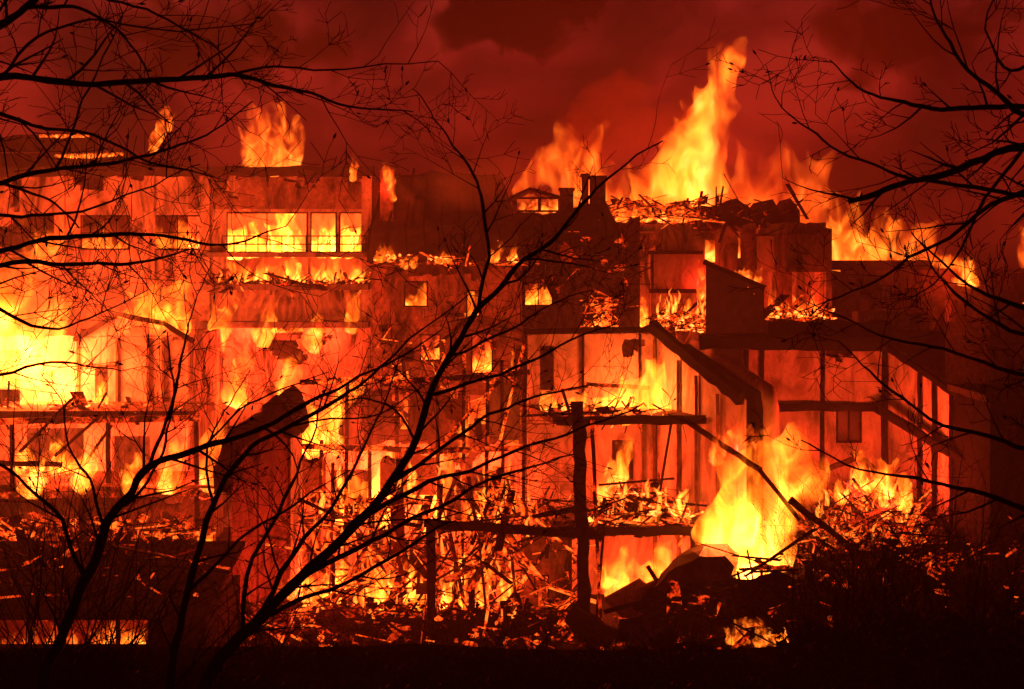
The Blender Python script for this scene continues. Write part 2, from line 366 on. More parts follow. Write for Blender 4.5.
def wall(name, px0, py0, px1, py1, Y, mat, parent, holes=(), thick=.3, jag=0.0, seed=1, step=30, burn=0.0, cell=5.0):
    """upright wall at depth Y with real openings; py1 None = down to the ground. Jagged (burnt) top if jag (px)."""
    if py1 is None: py1 = row(-.2, Y)
    xs = {px0, px1}; ys = {py0, py1}
    for h in holes: xs |= {h[0], h[2]}; ys |= {h[1], h[3]}
    xs = sorted(x for x in xs if px0 <= x <= px1); ys = sorted(y for y in ys if py0 <= y <= py1)
    fx = []
    for a, b in zip(xs, xs[1:]):
        n = max(1, int((b - a) / (cell if burn else step if not jag else 9)))
        fx += [a + (b - a) * i / n for i in range(n)]
    keep_x, keep_y = set(xs), set(ys); xs = fx + [xs[-1]]
    if burn:
        fy = []
        for a, b in zip(ys, ys[1:]):
            n = max(1, int((b - a) / cell)); fy += [a + (b - a) * i / n for i in range(n)]
        ys = fy + [ys[-1]]
    bm = bmesh.new(); rr = random.Random(seed); V = {}
    tj = [rr.uniform(0, jag) * (1 if rr.random() < .7 else .2) for _ in xs]
    def vert(i, j):
        if (i, j) not in V:
            jx = jy = 0
            if burn and xs[i] not in keep_x: jx = rr.uniform(-.42, .42) * cell
            if burn and ys[j] not in keep_y: jy = rr.uniform(-.42, .42) * cell
            V[i, j] = bm.verts.new(P(xs[i] + jx, ys[j] + jy + (tj[i] if j == 0 else 0), Y))
        return V[i, j]
    fs = []
    for i in range(len(xs) - 1):
        for j in range(len(ys) - 1):
            cx, cy = (xs[i] + xs[i + 1]) / 2, (ys[j] + ys[j + 1]) / 2
            if any(h[0] < cx < h[2] and h[1] < cy < h[3] for h in holes): continue
            if burn:
                q_ = P(cx, cy, Y) * .42 + Vector((seed * 3.3, 0, 0)); nn = .62 * mnoise.noise(q_) + .38 * mnoise.noise(q_ * 2.6)
                nn += .45 * max(0, 1 - (cy - py0) / 22) - .12
                if nn > .5 - burn: continue
            fs.append(bm.faces.new((vert(i, j), vert(i + 1, j), vert(i + 1, j + 1), vert(i, j + 1))))
    r = bmesh.ops.extrude_face_region(bm, geom=fs, use_keep_orig=True)
    bmesh.ops.translate(bm, verts=[v for v in r['geom'] if isinstance(v, bmesh.types.BMVert)], vec=(0, thick, 0))
    return build(name, bm, mat, parent)
def part_bar(name, p, q, w, h, mat, parent, rough=False, seed=0):
    bm = bmesh.new()
    if rough: rough_bar(bm, p, q, w, h, seed, n=max(4, int((Vector(q) - Vector(p)).length * 2.2)))
    else: bar(bm, p, q, w, h)
    return build(name, bm, mat, parent)
def part_prism(name, pts, d, mat, parent): 
    bm = bmesh.new(); prism(bm, pts, d); return build(name, bm, mat, parent)
def part_box(name, lo, hi, mat, parent):
    bm = bmesh.new(); box(bm, lo, hi); return build(name, bm, mat, parent)
def window(parent, px0, py0, px1, py1, Y, nx=2, ny=2, mat='char', w=.07):
    """a window's frame with its glazing bars in an opening"""
    bm = bmesh.new(); a, b = P(px0, py1, Y), P(px1, py0, Y); y = Y
    for x in (a.x + w / 2, b.x - w / 2): bar(bm, (x, y, a.z), (x, y, b.z), w, w)
    for z in (a.z + w / 2, b.z - w / 2): bar(bm, (a.x + w, y, z), (b.x - w, y, z), w * .9, w)
    for i in range(1, nx): x = a.x + (b.x - a.x) * i / nx; bar(bm, (x, y, a.z + w), (x, y, b.z - w), w * .6, w * .6)
    for j in range(1, ny): z = a.z + (b.z - a.z) * j / ny; bar(bm, (a.x + w, y - .004, z), (b.x - w, y - .004, z), w * .5, w * .5)
    return build('window_frame', bm, M[mat], parent)
def glow(parent_flame, loc, power, size=.4):
    l = bpy.data.lights.new('fire_light', 'POINT'); l.energy = power; l.color = FIRE; l.shadow_soft_size = size
    o = bpy.data.objects.new('fire_light', l); COL.objects.link(o); o.parent = parent_flame; o.location = Vector(loc) - parent_flame.location
    return o

# ------------------------------------------------------------------ ground
bm = bmesh.new()
ys = [-60, -20, -5] + [i * 1.0 for i in range(0, 40)] + [42, 45, 50, 56, 64, 75, 90, 120, 180, 300, 600, 900]
xs = [-600, -350, -200, -90, -60] + [-40 + i * 1.6 for i in range(51)] + [60, 90, 200, 350, 600]
grid = [[bm.verts.new((x, y, ground_z(x, y))) for x in xs] for y in ys]
for j in range(len(ys) - 1):
    for i in range(len(xs) - 1): bm.faces.new((grid[j][i], grid[j][i + 1], grid[j + 1][i + 1], grid[j + 1][i]))
g = build('ground', bm, M['earth'], smooth=True); g['kind'] = 'structure'; g['label'] = 'dark bank falling away to the burning yard'

# smoky air over the whole yard
HAZE = 0.0022
bm = bmesh.new(); box(bm, (-640, -90, -2.5), (640, 940, 60))
hm = bpy.data.materials.new('smoky_air'); hm.use_nodes = True; t = hm.node_tree; t.nodes.clear()
ho = N(t, 'ShaderNodeOutputMaterial'); hv = N(t, 'ShaderNodeVolumePrincipled', ins={'Color': (.8, .76, .72, 1), 'Density': HAZE, 'Anisotropy': .2})
t.links.new(hv.outputs[0], ho.inputs['Volume'])
hz = build('haze', bm, hm); hz['kind'] = 'stuff'; hz['label'] = 'thin smoke hanging over the whole burning yard'; hz['category'] = 'haze'
hz.display_type = 'WIRE'

# ------------------------------------------------------------------ long apartment block on the left
t = thing('apartment_block', 'long five storey block with a fire filled window band under its roof', 'building', P(150, 250, 62).xy.to_3d())
HA = [(226, 212, 308, 253), (310, 212, 337, 253), (339, 212, 363, 253), (226, 257, 308, 284), (310, 257, 363, 284),
      (150, 215, 205, 250), (80, 215, 130, 250), (10, 215, 60, 250)]
wall('wall', -90, 174, 372, None, 62, M['plaster'], t, HA, .35, jag=4, burn=.27, seed=2)
wall('back_wall', -90, 180, 371.5, None, 72, M['plaster'], t, (), .3, jag=8, seed=4)
a, b = P(372, 174, 62), P(372, 174, 62)
part_box('side_wall', (a.x - .3, 62.36, -.2), (a.x, 71.99, a.z - .3), M['brick'], t)
for r_, nm in ((254.5, 'floor_slab'), (290, 'floor_slab'), (338, 'floor_slab'), (400, 'floor_slab'), (206, 'floor_slab')):
    q0, q1 = P(-88, r_, 62), P(370, r_, 62)
    part_box(nm, (q0.x, 62.37, q0.z - .12), (a.x - .32, 71.98, q0.z + .12), M['concrete'], t)
p0, p1 = P(-92, 175, 62), P(374, 167, 62)
part_bar('parapet', P(-92, 172, 61.9), P(374, 171, 61.9), .5, .45, M['roof'], t, True, 91)
wall('inner_wall', 188, 203, 371, 292, 66.2, M['plaster_clean'], t, (), .2)  # partition added behind the flames to catch their light and make the interior glow
for r0, r1 in ((252.5, 257), (284, 290), (322, 328)):
    q0, q1 = P(200, r1, 60.9), P(368, r0, 60.9)
    part_box('balcony_slab', (q0.x, 60.9, q0.z), (q1.x, 61.99, q1.z), M['concrete'], t)
bm = bmesh.new(); q0, q1 = P(222, 236, 61), P(366, 236, 61)
for k in range(2): bar(bm, q0 - Vector((0, 0, k * .35)), q1 - Vector((0, 0, k * .35)), .05, .05)
for i in range(13): x = q0.x + (q1.x - q0.x) * i / 12; bar(bm, (x, 61, q0.z - .024), (x, 61, P(0, 252.3, 60.9).z), .04, .04)
build('balcony_rail', bm, M['char'], t)
for h, c_ in zip(HA[:3], (2, 1, 1)): window(t, h[0], h[1], h[2], h[3], 62.15, c_, 1)
for h in HA[5:]: window(t, h[0], h[1], h[2], h[3], 62.15, 2, 2)
wall('attic_band', 188, 177, 371, 209, 61.85, M['brick'], t, (), .14, seed=19, burn=.1)
for x in (367, 205, 150, 60):  # pilasters
    q = P(x, 176, 61.9); part_box('pilaster', (q.x - .22, 61.8, 0), (q.x + .22, 61.995, q.z), M['plaster'], t)

# far block on the left whose roof line burns
t = thing('distant_block', 'hazy far block with burning roof edges behind the long apartment block', 'building', P(40, 250, 88).xy.to_3d())
wall('wall', -140, 152, 140, None, 88, M['brick'], t, [(20 + i * 30, 175, 34 + i * 30, 195) for i in range(4)], .4, jag=3, seed=8)
wall('attic_wall', -60, 134, 96, 152, 91, M['brick'], t, (), .4, jag=5, seed=9)
q0, q1 = P(-140, 153, 88.4), P(140, 153, 88.4); part_box('roof', (q0.x, 88.41, q0.z - .3), (q1.x, 100, q0.z - .02), M['roof'], t)

# ------------------------------------------------------------------ orange house on the left with balcony
t = thing('balcony_house', 'orange lit gabled house with a charred balcony and burning roof', 'house', P(90, 250, 54).xy.to_3d())
wall('wall', -60, 335, 188, None, 54.2, M['plaster_clean'], t, [(95, 365, 108, 408), (-40, 350, 20, 408), (24, 428, 84, 470), (112, 436, 150, 478)], .3, jag=3, seed=3, burn=.2)
part_prism('gable', [P(78, 336.6, 54.2), P(188, 336.6, 54.2), P(160, 325, 54.2), P(118, 318, 54.2)], (0, .3, 0), M['plaster_clean'], t)
q0, q1 = P(186, 336, 54.2), P(186, 340, 54.2)
part_box('side_wall', (q0.x - .25, 54.51, -.2), (q0.x, 61.2, q0.z - .1), M['plaster'], t)
for (a0, a1) in (((74, 340), (118, 314)), ((118, 314), (165, 324)), ((165, 324), (194, 342))):
    part_bar('rafter', P(*a0, 54.0), P(*a1, 54.0), .16, .2, M['char'], t, True, 5)
for x in (78, 117, 148, 163): part_bar('stud', P(x, 338, 54.14), P(x, 409, 54.14), .09, .1, M['timber'], t)
part_bar('stud', P(80, 366, 54.13), P(116, 366, 54.13), .08, .08, M['timber'], t)
for r_, mat in ((415, 'char'), (489, 'timber')):
    q0, q1 = P(-60, r_ + 5, 51), P(196, r_ - 4, 51)
    part_box('balcony_floor', (q0.x, 51, q0.z), (q1.x, 54.19, q1.z), M['timber'], t)
    part_bar('beam', P(-60, r_ + 7, 50.9), P(200, r_ + 3, 50.9), .22, .26, M['ember_low'], t, True, int(r_))
for x in (12, 108, 196): part_bar('post', P(x, 420, 50.95), P(x + 2, row(0, 50.95), 50.95), .17, .17, M['char'], t, True, x)
part_bar('rail', P(-20, 462, 50.8), P(62, 465, 50.8), .16, .2, M['char'], t, True, 77)
part_bar('rail', P(62, 484, 50.7), P(216, 487, 50.7), .12, .12, M['timber'], t, True, 78)
for i, (x0, y0, x1, y1) in enumerate(((20, 452, 75, 396), (55, 456, 100, 416), (80, 470, 112, 425))):
    part_bar('fallen_rafter', P(x0, y0, 50.5), P(x1, y1, 50.6), .1, .12, M['char'], t, True, i)
wall('plinth', -60, 497, 214, None, 51.3, M['brick'], t, [(120, 510, 150, 540)], .3, jag=5, seed=23, burn=.2)

# ------------------------------------------------------------------ dark mansard house
t = thing('mansard_house', 'dark steep roofed house with four glowing windows below its eaves', 'house', P(440, 250, 58).xy.to_3d())
HC = [(404, 281, 428, 307), (466, 290, 480, 318), (420, 334, 441, 361), (471, 333, 493, 374), (440, 385, 460, 420), (388, 395, 408, 430), (468, 395, 490, 425)]
wall('wall', 372, 262, 522, None, 58, M['brick'], t, HC, .3, seed=7, burn=.28)
part_box('back_wall', (P(372, 262, 58).x, 64, -.2), (P(522, 262, 58).x, 64.3, P(0, 262, 58).z), M['plaster'], t)
for x in (372, 522):
    q = P(x, 262, 58); s = .3 if x == 372 else -.3
    part_box('side_wall', (min(q.x, q.x + s), 58.31, -.2), (max(q.x, q.x + s), 63.99, q.z), M['brick'], t)
for r_ in (322, 380): q = P(0, r_, 58); part_box('floor_slab', (P(374.5, 0, 58).x + .2, 58.32, q.z - .1), (P(519, 0, 58).x - .2, 63.98, q.z + .1), M['concrete'], t)
e0, e1 = P(368, 264, 57.6), P(526, 264, 57.6); k0, k1 = P(386, 172, 59.6), P(499, 171, 59.6); m0, m1 = P(370, 232, 57.9), P(513, 215, 58.2)
bm = bmesh.new(); Lp = [e0, m0, k0, k1, m1, e1]; A_ = [bm.verts.new(p) for p in Lp]
B_ = [bm.verts.new((p.x, 122.3 - p.y, p.z)) for p in Lp]
bm.faces.new((A_[0], A_[1], A_[4], A_[5])); bm.faces.new((A_[1], A_[2], A_[3], A_[4])); bm.faces.new((A_[2], B_[2], B_[3], A_[3]))
bm.faces.new((B_[0], B_[5], B_[4], B_[1])); bm.faces.new((B_[1], B_[4], B_[3], B_[2]))
bm.faces.new((A_[0], B_[0], B_[1], A_[1])); bm.faces.new((A_[1], B_[1], B_[2], A_[2])); bm.faces.new((A_[5], A_[4], B_[4], B_[5])); bm.faces.new((A_[4], A_[3], B_[3], B_[4]))
bm.faces.new((A_[0], A_[5], B_[5], B_[0]))
bmesh.ops.triangulate(bm, faces=bm.faces); bmesh.ops.subdivide_edges(bm, edges=bm.edges, cuts=4, use_grid_fill=True)
for v in bm.verts: v.co += Vector((0, mnoise.noise(v.co * 1.1) * .2, mnoise.noise(v.co * .8 + Vector((5, 0, 0))) * .22))
for v in bm.verts:
    if v.co.z > m0.z: v.co.z -= abs(mnoise.noise(Vector((v.co.x * 2.1, v.co.y, 7)))) * 1.1 * (v.co.z - m0.z) / (k0.z - m0.z)
roof = build('roof', bm, M['roof'], t)
bm = bmesh.new()
for i in range(9):
    f_ = i / 8; bar(bm, e0.lerp(e1, f_) + Vector((0, -.12, .1)), m0.lerp(m1, f_) + Vector((0, -.16, 0)), .07, .09); bar(bm, m0.lerp(m1, f_) + Vector((0, -.16, 0)), k0.lerp(k1, f_) + Vector((0, -.12, rnd.uniform(-.5, .2))), .07, .09)
build('rafters', bm, M['char'], roof)
bm = bmesh.new(); q = P(388, 175, 58.6); box(bm, (q.x - .3, 58.3, P(0, 235, 58.4).z), (q.x + .25, 58.9, q.z + .2)); build('chimney', bm, M['brick'], roof)
part_bar('gutter', P(366, 263, 57.5), P(528, 264, 57.5), .14, .14, M['ember_low'], t, True, 3)
for h in HC[:4]: window(t, h[0], h[1], h[2], h[3], 58.14, 1, 1, w=.06)

# ------------------------------------------------------------------ small gabled house + chimneys behind
t = thing('gabled_house', 'small low gabled house with a glowing attic strip and brick chimneys', 'house', P(550, 250, 64).xy.to_3d())
wall('wall', 508, 212, 640, None, 64, M['brick'], t, [(524, 282, 553, 306), (585, 300, 612, 332), (560, 240, 575, 262)], .3, jag=4, seed=6, burn=.2)
part_box('back_wall', (P(508, 0, 64).x, 70.2, 0), (P(640, 0, 64).x, 70.5, P(0, 214, 64).z), M['brick'], t)
wall('attic_wall', 512, 197, 562, 212, 65.5, M['plaster'], t, [(517, 199, 538, 210), (541, 199, 558, 210)], .2)
part_prism('roof', [P(504, 199, 64.6), P(530, 187, 64.6), P(568, 198, 64.6), P(566, 200, 64.6), P(530, 190, 64.6), P(506, 202, 64.6)], (0, 4, 0), M['roof'], t)
for (x0, x1, y0) in ((560, 573, 191), (582, 588, 177), (590, 605, 179)):
    q0, q1 = P(x0, 240, 64.2), P(x1, y0, 64.2)
    bm = bmesh.new(); box(bm, (q0.x, 63.7, q0.z), (q1.x, 64.6, q1.z)); box(bm, (q0.x - .06, 63.64, q1.z + .002), (q1.x + .06, 64.66, q1.z + .13)); build('chimney', bm, M['brick'], t)
part_prism('collapsed_roof', [P(545, 215, 63.4), P(604, 200, 63.4), P(618, 225, 63.4), P(608, 262, 63.4), P(560, 240, 63.4)], (0, .5, 0), M['roof'], t)
window(t, 524, 282, 553, 306, 64.14, 2, 1, w=.06)

# ------------------------------------------------------------------ ruined flat roofed block
t = thing('flat_roofed_block', 'gutted flat roofed block with a boarded panel between two fiery doorways', 'building', P(720, 250, 68).xy.to_3d())
HD = [(631, 262, 651, 329), (656, 292, 700, 331), (705, 240, 716, 262), (738, 232, 752, 258), (768, 272, 826, 318)]
wall('wall', 606, 222, 832, None, 68, M['plaster'], t, HD, .35, jag=5, seed=12, burn=.2)
wall('back_wall', 606, 226, 832, None, 75, M['plaster'], t, (), .3, jag=8, seed=13)
for x in (606, 832):
    q = P(x, 226, 68); s = .3 if x == 606 else -.3
    part_box('side_wall', (min(q.x, q.x + s), 68.36, -.2), (max(q.x, q.x + s), 74.98, q.z - .2), M['brick'], t)
q0, q1 = P(608, 223, 68), P(830, 221, 68)
for r_ in (229, 334): q = P(0, r_, 68); part_box('floor_slab', (q0.x, 68.37, q.z - .12), (q1.x - .3, 74.97, q.z + .12), M['concrete'], t)
wall('boarded_panel', 652, 254, 699, 290, 67.8, M['plaster_clean'], t, (), .15)
part_bar('panel_frame', P(648, 252.5, 67.7), P(703, 252.5, 67.7), .14, .16, M['char'], t); part_bar('panel_frame', P(649, 291, 67.7), P(702, 291, 67.7), .16, .2, M['char'], t)
part_bar('panel_frame', P(652.5, 253, 67.68), P(652.5, 290, 67.68), .1, .12, M['char'], t)
wall('corner_block', 786, 232, 832, 272, 66.6, M['brick'], t, (), 1.3, jag=3, seed=15)
wall('lit_pier', 757, 236, 774, 270, 67.7, M['plaster_clean'], t, (), .25); wall('pier', 741, 232, 755, 330, 67.75, M['brick'], t, (), .2); wall('pier', 777, 262, 792, 318, 67.75, M['brick'], t, (), .2)
wall('roof_ruin', 700, 198, 800, 226, 68.6, M['roof'], t, (), 3, jag=20, seed=16)
wall('roof_ruin', 606, 200, 706, 224, 69.5, M['ember_low'], t, (), 1.2, jag=16, seed=17)
bm = bmesh.new(); planks(bm, 90, reg(608, 705, lambda u: (200, 224), 66.5, 69), 21, .6, 3.5, .08, .25, (0, 0, 2, 4, 1), .25)
build('roof_timbers', bm, RUB(), t)
bm = bmesh.new(); planks(bm, 60, reg(700, 800, lambda u: (196, 236), 67, 69.5), 22, .6, 3, .08, .25, (0, 0, 0, 4, 1), .5)
build('roof_timbers', bm, RUB(), t)

t = thing('leaning_wall_panel', 'tall dark wall panel with a sloping top leaning by a fiery doorway', 'wall panel', P(735, 250, 58).xy.to_3d())
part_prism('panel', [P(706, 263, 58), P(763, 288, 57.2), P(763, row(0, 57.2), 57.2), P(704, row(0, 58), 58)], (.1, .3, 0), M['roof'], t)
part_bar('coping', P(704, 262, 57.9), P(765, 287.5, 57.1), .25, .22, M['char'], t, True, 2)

# ------------------------------------------------------------------ central gutted house
t = thing('gutted_house', 'roofless three storey house open to the front with flames on its top floor', 'house', P(625, 250, 47).xy.to_3d())
wall('back_wall', 527, 333, 656, None, 50, M['plaster_clean'], t, [(540, 346, 554, 390), (612, 440, 634, 480)], .3, jag=1.5, seed=34, burn=.08)
G0, G1 = P(655, 330, 50), P(738, 400, 44.2)
part_prism('gable_wall', [G0, G1, Vector((G1.x, G1.y, -.2)), Vector((G0.x, G0.y, -.2))], (.28, .12, 0), M['plaster_clean'], t)
part_bar('wall_plate', P(524, 332, 49.85), P(657, 329, 49.85), .2, .22, M['char'], t, True, 1)
part_bar('verge_beam', P(653, 327, 49.9), P(740, 399, 44.0), .3, .42, M['char'], t, True, 2)
for u in (.02, .33, .55, .8):
    q = G0.lerp(G1, u); part_bar('stud', q + Vector((-.07, -.05, -.3)), Vector((q.x - .07, q.y - .05, .1)), .12, .13, M['timber'], t, True, int(u * 90))
for x in (583, 640): part_bar('stud', P(x, 334, 49.93), P(x, 402, 49.93), .1, .13, M['char'], t, True, x)
part_bar('fallen_rail', P(586, 384, 48.6), P(650, 388, 48.2), .13, .14, M['ember_low'], t, True, 8)
part_bar('fallen_rail', P(540, 394, 48.8), P(588, 386, 48.6), .1, .12, M['ember_low'], t, True, 9)
z2, z1 = P(0, 418, 46).z, P(0, 529, 45).z
xl = P(527, 0, 50).x
for z, yf, nm in ((z2, 46, 'upper_floor'), (z1, 45, 'lower_floor')):
    xr = G0.x + (G1.x - G0.x) * (50 - yf) / (50 - 44.2)
    bm = bmesh.new(); prism(bm, [(xl, 49.98, z), (G0.x - .1, 49.98, z), (xr - .1, yf, z), (xl + .8, yf, z)], (0, 0, -.2)); build(nm, bm, M['timber'], t)
    part_bar('floor_edge', (xl + .9, yf - .06, z - .08), (xr - .15, yf - .06, z - .05), .14, .3, M['char'], t, True, int(yf))
part_bar('post', P(672, 418, 45.9), P(660, 490, 45.7), .09, .1, M['char'], t, True, 6)
part_bar('post', P(643, 425, 49.9), P(643, 480, 49.9), .08, .1, M['timber'], t)
part_bar('post', P(692, 528, 45), P(694, row(0, 45), 45), .16, .16, M['char'], t, True, 7)
part_bar('handrail', P(682, 418, 45.8), P(760, 470, 42.8), .14, .16, M['char'], t, True, 14)
part_bar('handrail', P(760, 470, 42.8), P(800, 520, 42.2), .1, .12, M['char'], t, True, 15)
wall('inner_wall', 527, 424, 585, None, 49.0, M['plaster'], t, [(535, 455, 560, 500)], .2)
wall('cellar_wall', 524, 538, 572, None, 45.6, M['brick'], t, [(534, 575, 549, 598)], .2)
window(t, 534, 575, 549, 598, 45.7, 2, 2, w=.05)

t = thing('party_wall', 'black outer wall with a rounded red coping beside the gutted house', 'wall', P(730, 250, 50).xy.to_3d())
p0, p1 = P(692, 344, 52), P(766, 392, 46.2)
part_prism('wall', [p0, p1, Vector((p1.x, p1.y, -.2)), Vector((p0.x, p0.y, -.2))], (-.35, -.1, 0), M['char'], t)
bm = bmesh.new(); tube(bm, [p0 + Vector((.1, 0, 0)), p0.lerp(p1, .5) + Vector((.1, 0, .05)), p1 + Vector((.08, 0, 0)), p1 + Vector((.12, -.25, -.5)), Vector((p1.x + .12, p1.y - .3, 1))], [.22, .24, .26, .26, .26], 10)
build('coping', bm, M['plaster_clean'], t, smooth=True)

# ------------------------------------------------------------------ half timbered house on the right
t = thing('half_timbered_house', 'roofless half timbered house with a dark window and sloping side rails', 'house', P(850, 250, 48).xy.to_3d())
wall('back_wall', 743, 346, 887, None, 50.5, M['plaster_clean'], t, [(836, 406, 862, 443)], .3, seed=5, burn=.06)
q0, q1 = P(836, 443, 50.7), P(862, 406, 50.7); part_box('window_pane', (q0.x, 50.66, q0.z), (q1.x, 50.7, q1.z), M['glass'], t)
window(t, 836, 406, 862, 443, 50.55, 2, 1)
part_bar('eave_beam', P(700, 342, 50.2), P(890, 345, 50.2), .45, .5, M['char'], t, True, 4)
q0, q1 = P(768, 322, 52), P(892, 345, 51)
wall('roof_remnant', 768, 320, 892, 344, 50.9, M['roof'], t, (), 1.3, jag=4, seed=27)
wall('roof_remnant', 702, 334, 768, 345, 51.0, M['roof'], t, (), 1.0, jag=3, seed=28)
for x in (747, 762, 823, 884): part_bar('stud', P(x, 350, 50.42), P(x - 1, 470, 50.42), .15, .16, M['char'], t, True, x)
part_bar('cross_beam', P(768, 407, 50.36), P(884, 408, 50.36), .26, .28, M['char'], t, True, 5)
H0, H1 = P(887, 346, 50.4), P(1002, 423, 43.5)
part_prism('side_wall', [H0, H1, Vector((H1.x, H1.y, -.2)), Vector((H0.x, H0.y, -.2))], (.3, .1, 0), M['plaster_clean'], t)
part_bar('side_rail', H0 + Vector((-.1, -.1, 0)), H1 + Vector((-.1, -.1, 0)), .2, .22, M['char'], t, True, 6)
l0, l1 = P(880, 405, 50.2), P(1008, 486, 43.3)
part_bar('side_rail', l0 + Vector((-.25, -.1, 0)), l1 + Vector((-.15, -.1, 0)), .26, .3, M['char'], t, True, 7)
for u in (.02, .34, .47, .62, .78):
    q = H0.lerp(H1, u); part_bar('stud', q + Vector((-.12, -.06, -.1)), Vector((q.x - .12, q.y - .06, 1.0)), .13, .14, M['char'], t, True, int(u * 77))
part_bar('fallen_rafter', P(852, 452, 47.5), P(950, 530, 45), .2, .22, M['char'], t, True, 18)
part_bar('fallen_rafter', P(826, 470, 46.5), P(862, 455, 46.5), .16, .18, M['char'], t, True, 19)
part_bar('fallen_rafter', P(905, 500, 45.5), P(948, 526, 45), .2, .2, M['char'], t, True, 20)

# ------------------------------------------------------------------ far right buildings
t = thing('hazy_brick_block', 'broad dim red block with a flat roof under a long bank of flames', 'building', P(900, 250, 74).xy.to_3d())
wall('wall', 826, 266, 990, None, 74, M['brick'], t, [(880, 285, 892, 305), (905, 288, 918, 308), (945, 300, 958, 322), (860, 300, 870, 318)], .4, jag=3, seed=41, burn=.12)
q0, q1 = P(822, 270, 73.6), P(942, 261, 73.6); part_box('roof', (q0.x, 73.4, q0.z), (q1.x, 80, q1.z), M['roof'], t)
q = P(990, 266, 74); part_box('side_wall', (q.x - .3, 74.41, -.2), (q.x, 82, q.z - .3), M['brick'], t)
for h in ((880, 285, 892, 305), (905, 288, 918, 308)): window(t, *h, 74.1, 2, 1)
t = thing('stepped_annex', 'dark annex with a stepped roof in front of the hazy block', 'building', P(900, 250, 60).xy.to_3d())
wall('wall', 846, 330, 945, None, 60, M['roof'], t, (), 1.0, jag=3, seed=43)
wall('upper_wall', 858, 311, 925, 331, 60.6, M['brick'], t, (), 1.0, jag=2, seed=44)
t = thing('far_terrace', 'faint far terrace with a smouldering gable at the picture edge', 'building', P(1050, 250, 82).xy.to_3d())
wall('wall', 975, 272, 1150, None, 82, M['brick'], t, [(1000 + i * 30, 292, 1012 + i * 30, 315) for i in range(4)], .4, jag=4, seed=45)
q0, q1 = P(975, 272, 82.4), P(1150, 272, 82.4); part_box('roof', (q0.x, 82.41, q0.z - .5), (q1.x, 92, q0.z - .2), M['roof'], t)
t = thing('corner_shed', 'black boarded shed at the lower end of the sloping rails', 'shed', P(1030, 250, 43).xy.to_3d())
wall('wall', 990, 402, 1100, None, 42.6, M['char'], t, [(1004, 425, 1018, 445)], .2)
q0, q1 = P(984, 402, 42.4), P(1104, 395, 42.4); part_box('roof', (q0.x, 42.2, q0.z), (q1.x, 46, q1.z), M['roof'], t)
q0 = P(990, 402, 42.6); part_box('side_wall', (q0.x, 42.81, -.2), (q0.x + .2, 46, q0.z - .01), M['char'], t)

# ------------------------------------------------------------------ stair tower with rounded dark cap
t = thing('stair_tower', 'narrow red lit stair tower with a dark rounded cap', 'tower', P(258, 250, 44.5).xy.to_3d())
arc = [P(x, y, 44) for x, y in ((288, 436), (284, 412), (277, 400), (262, 412), (245, 424), (228, 440), (220, 458))]
pts = [P(288, row(-.2, 44), 44), P(288, 436, 44)] + [P(x, y + 7, 44) for x, y in ((278, 415), (262, 425), (246, 437), (232, 450))] + [P(230, row(-.2, 44), 44)]
part_prism('wall', pts, (0, 3, 0), M['plaster'], t)
bm = bmesh.new(); cap = [(292, 440), (290, 416), (284, 403), (276, 396), (266, 404), (258, 416), (244, 423), (229, 433), (219, 448), (214, 468), (215, 494), (230, 496), (232, 460), (240, 446), (256, 436), (270, 428), (282, 430), (288, 442)]
prism(bm, [P(x, y, 43.7) for x, y in cap], (0, 3.6, 0)); bmesh.ops.triangulate(bm, faces=bm.faces); bmesh.ops.subdivide_edges(bm, edges=bm.edges, cuts=3)
for v in bm.verts: v.co += mnoise.noise_vector(v.co * 2.2) * .16 + mnoise.noise_vector(v.co * 6) * .06
build('roof', bm, M['roof'], t)
part_bar('corner_post', P(289, 430, 43.9), P(289, row(0, 43.9), 43.9), .1, .1, M['timber'], t, True, 3)
part_bar('seam', P(258, 428, 43.98), P(258, row(0, 43.98), 43.98), .05, .05, M['timber'], t)

# ------------------------------------------------------------------ low dark shed on the left
t = thing('lean_to_shed', 'long black lean-to shed with fire behind its low front opening', 'shed', P(60, 250, 40).xy.to_3d())
zf, zr = P(0, 612, 38).z, P(0, 543, 43).z; xl, xr = P(-160, 0, 38).x, P(208, 0, 38).x
bm = bmesh.new(); prism(bm, [(xl, 37.7, zf), (xr, 37.7, zf), (xr, 43.3, zr), (xl, 43.3, zr)], (0, 0, -.14)); build('roof', bm, M['char'], t)
wall('wall', -155, 616, 206, None, 38, M['char'], t, [(-120, 620, -30, 646), (-26, 620, 60, 646), (64, 619, 148, 646)], .2)
part_box('back_wall', (xl + .1, 43.0, -.2), (xr - .1, 43.2, zr - .2), M['board'], t)
part_box('side_wall', (xr - .25, 38.21, -.2), (xr - .1, 42.99, zf - .15), M['char'], t)
for x in (-110, 30, 118): part_bar('post', P(x, 617, 38.3), P(x, 660, 38.3), .1, .1, M['char'], t)
bm = bmesh.new(); planks(bm, 40, reg(20, 205, lambda u: (541, 548), 42.6, 43.4), 51, .4, 1.6, .05, .15, (0, 0, 4, 0), .5); build('ridge_rubbish', bm, RUB(), t)

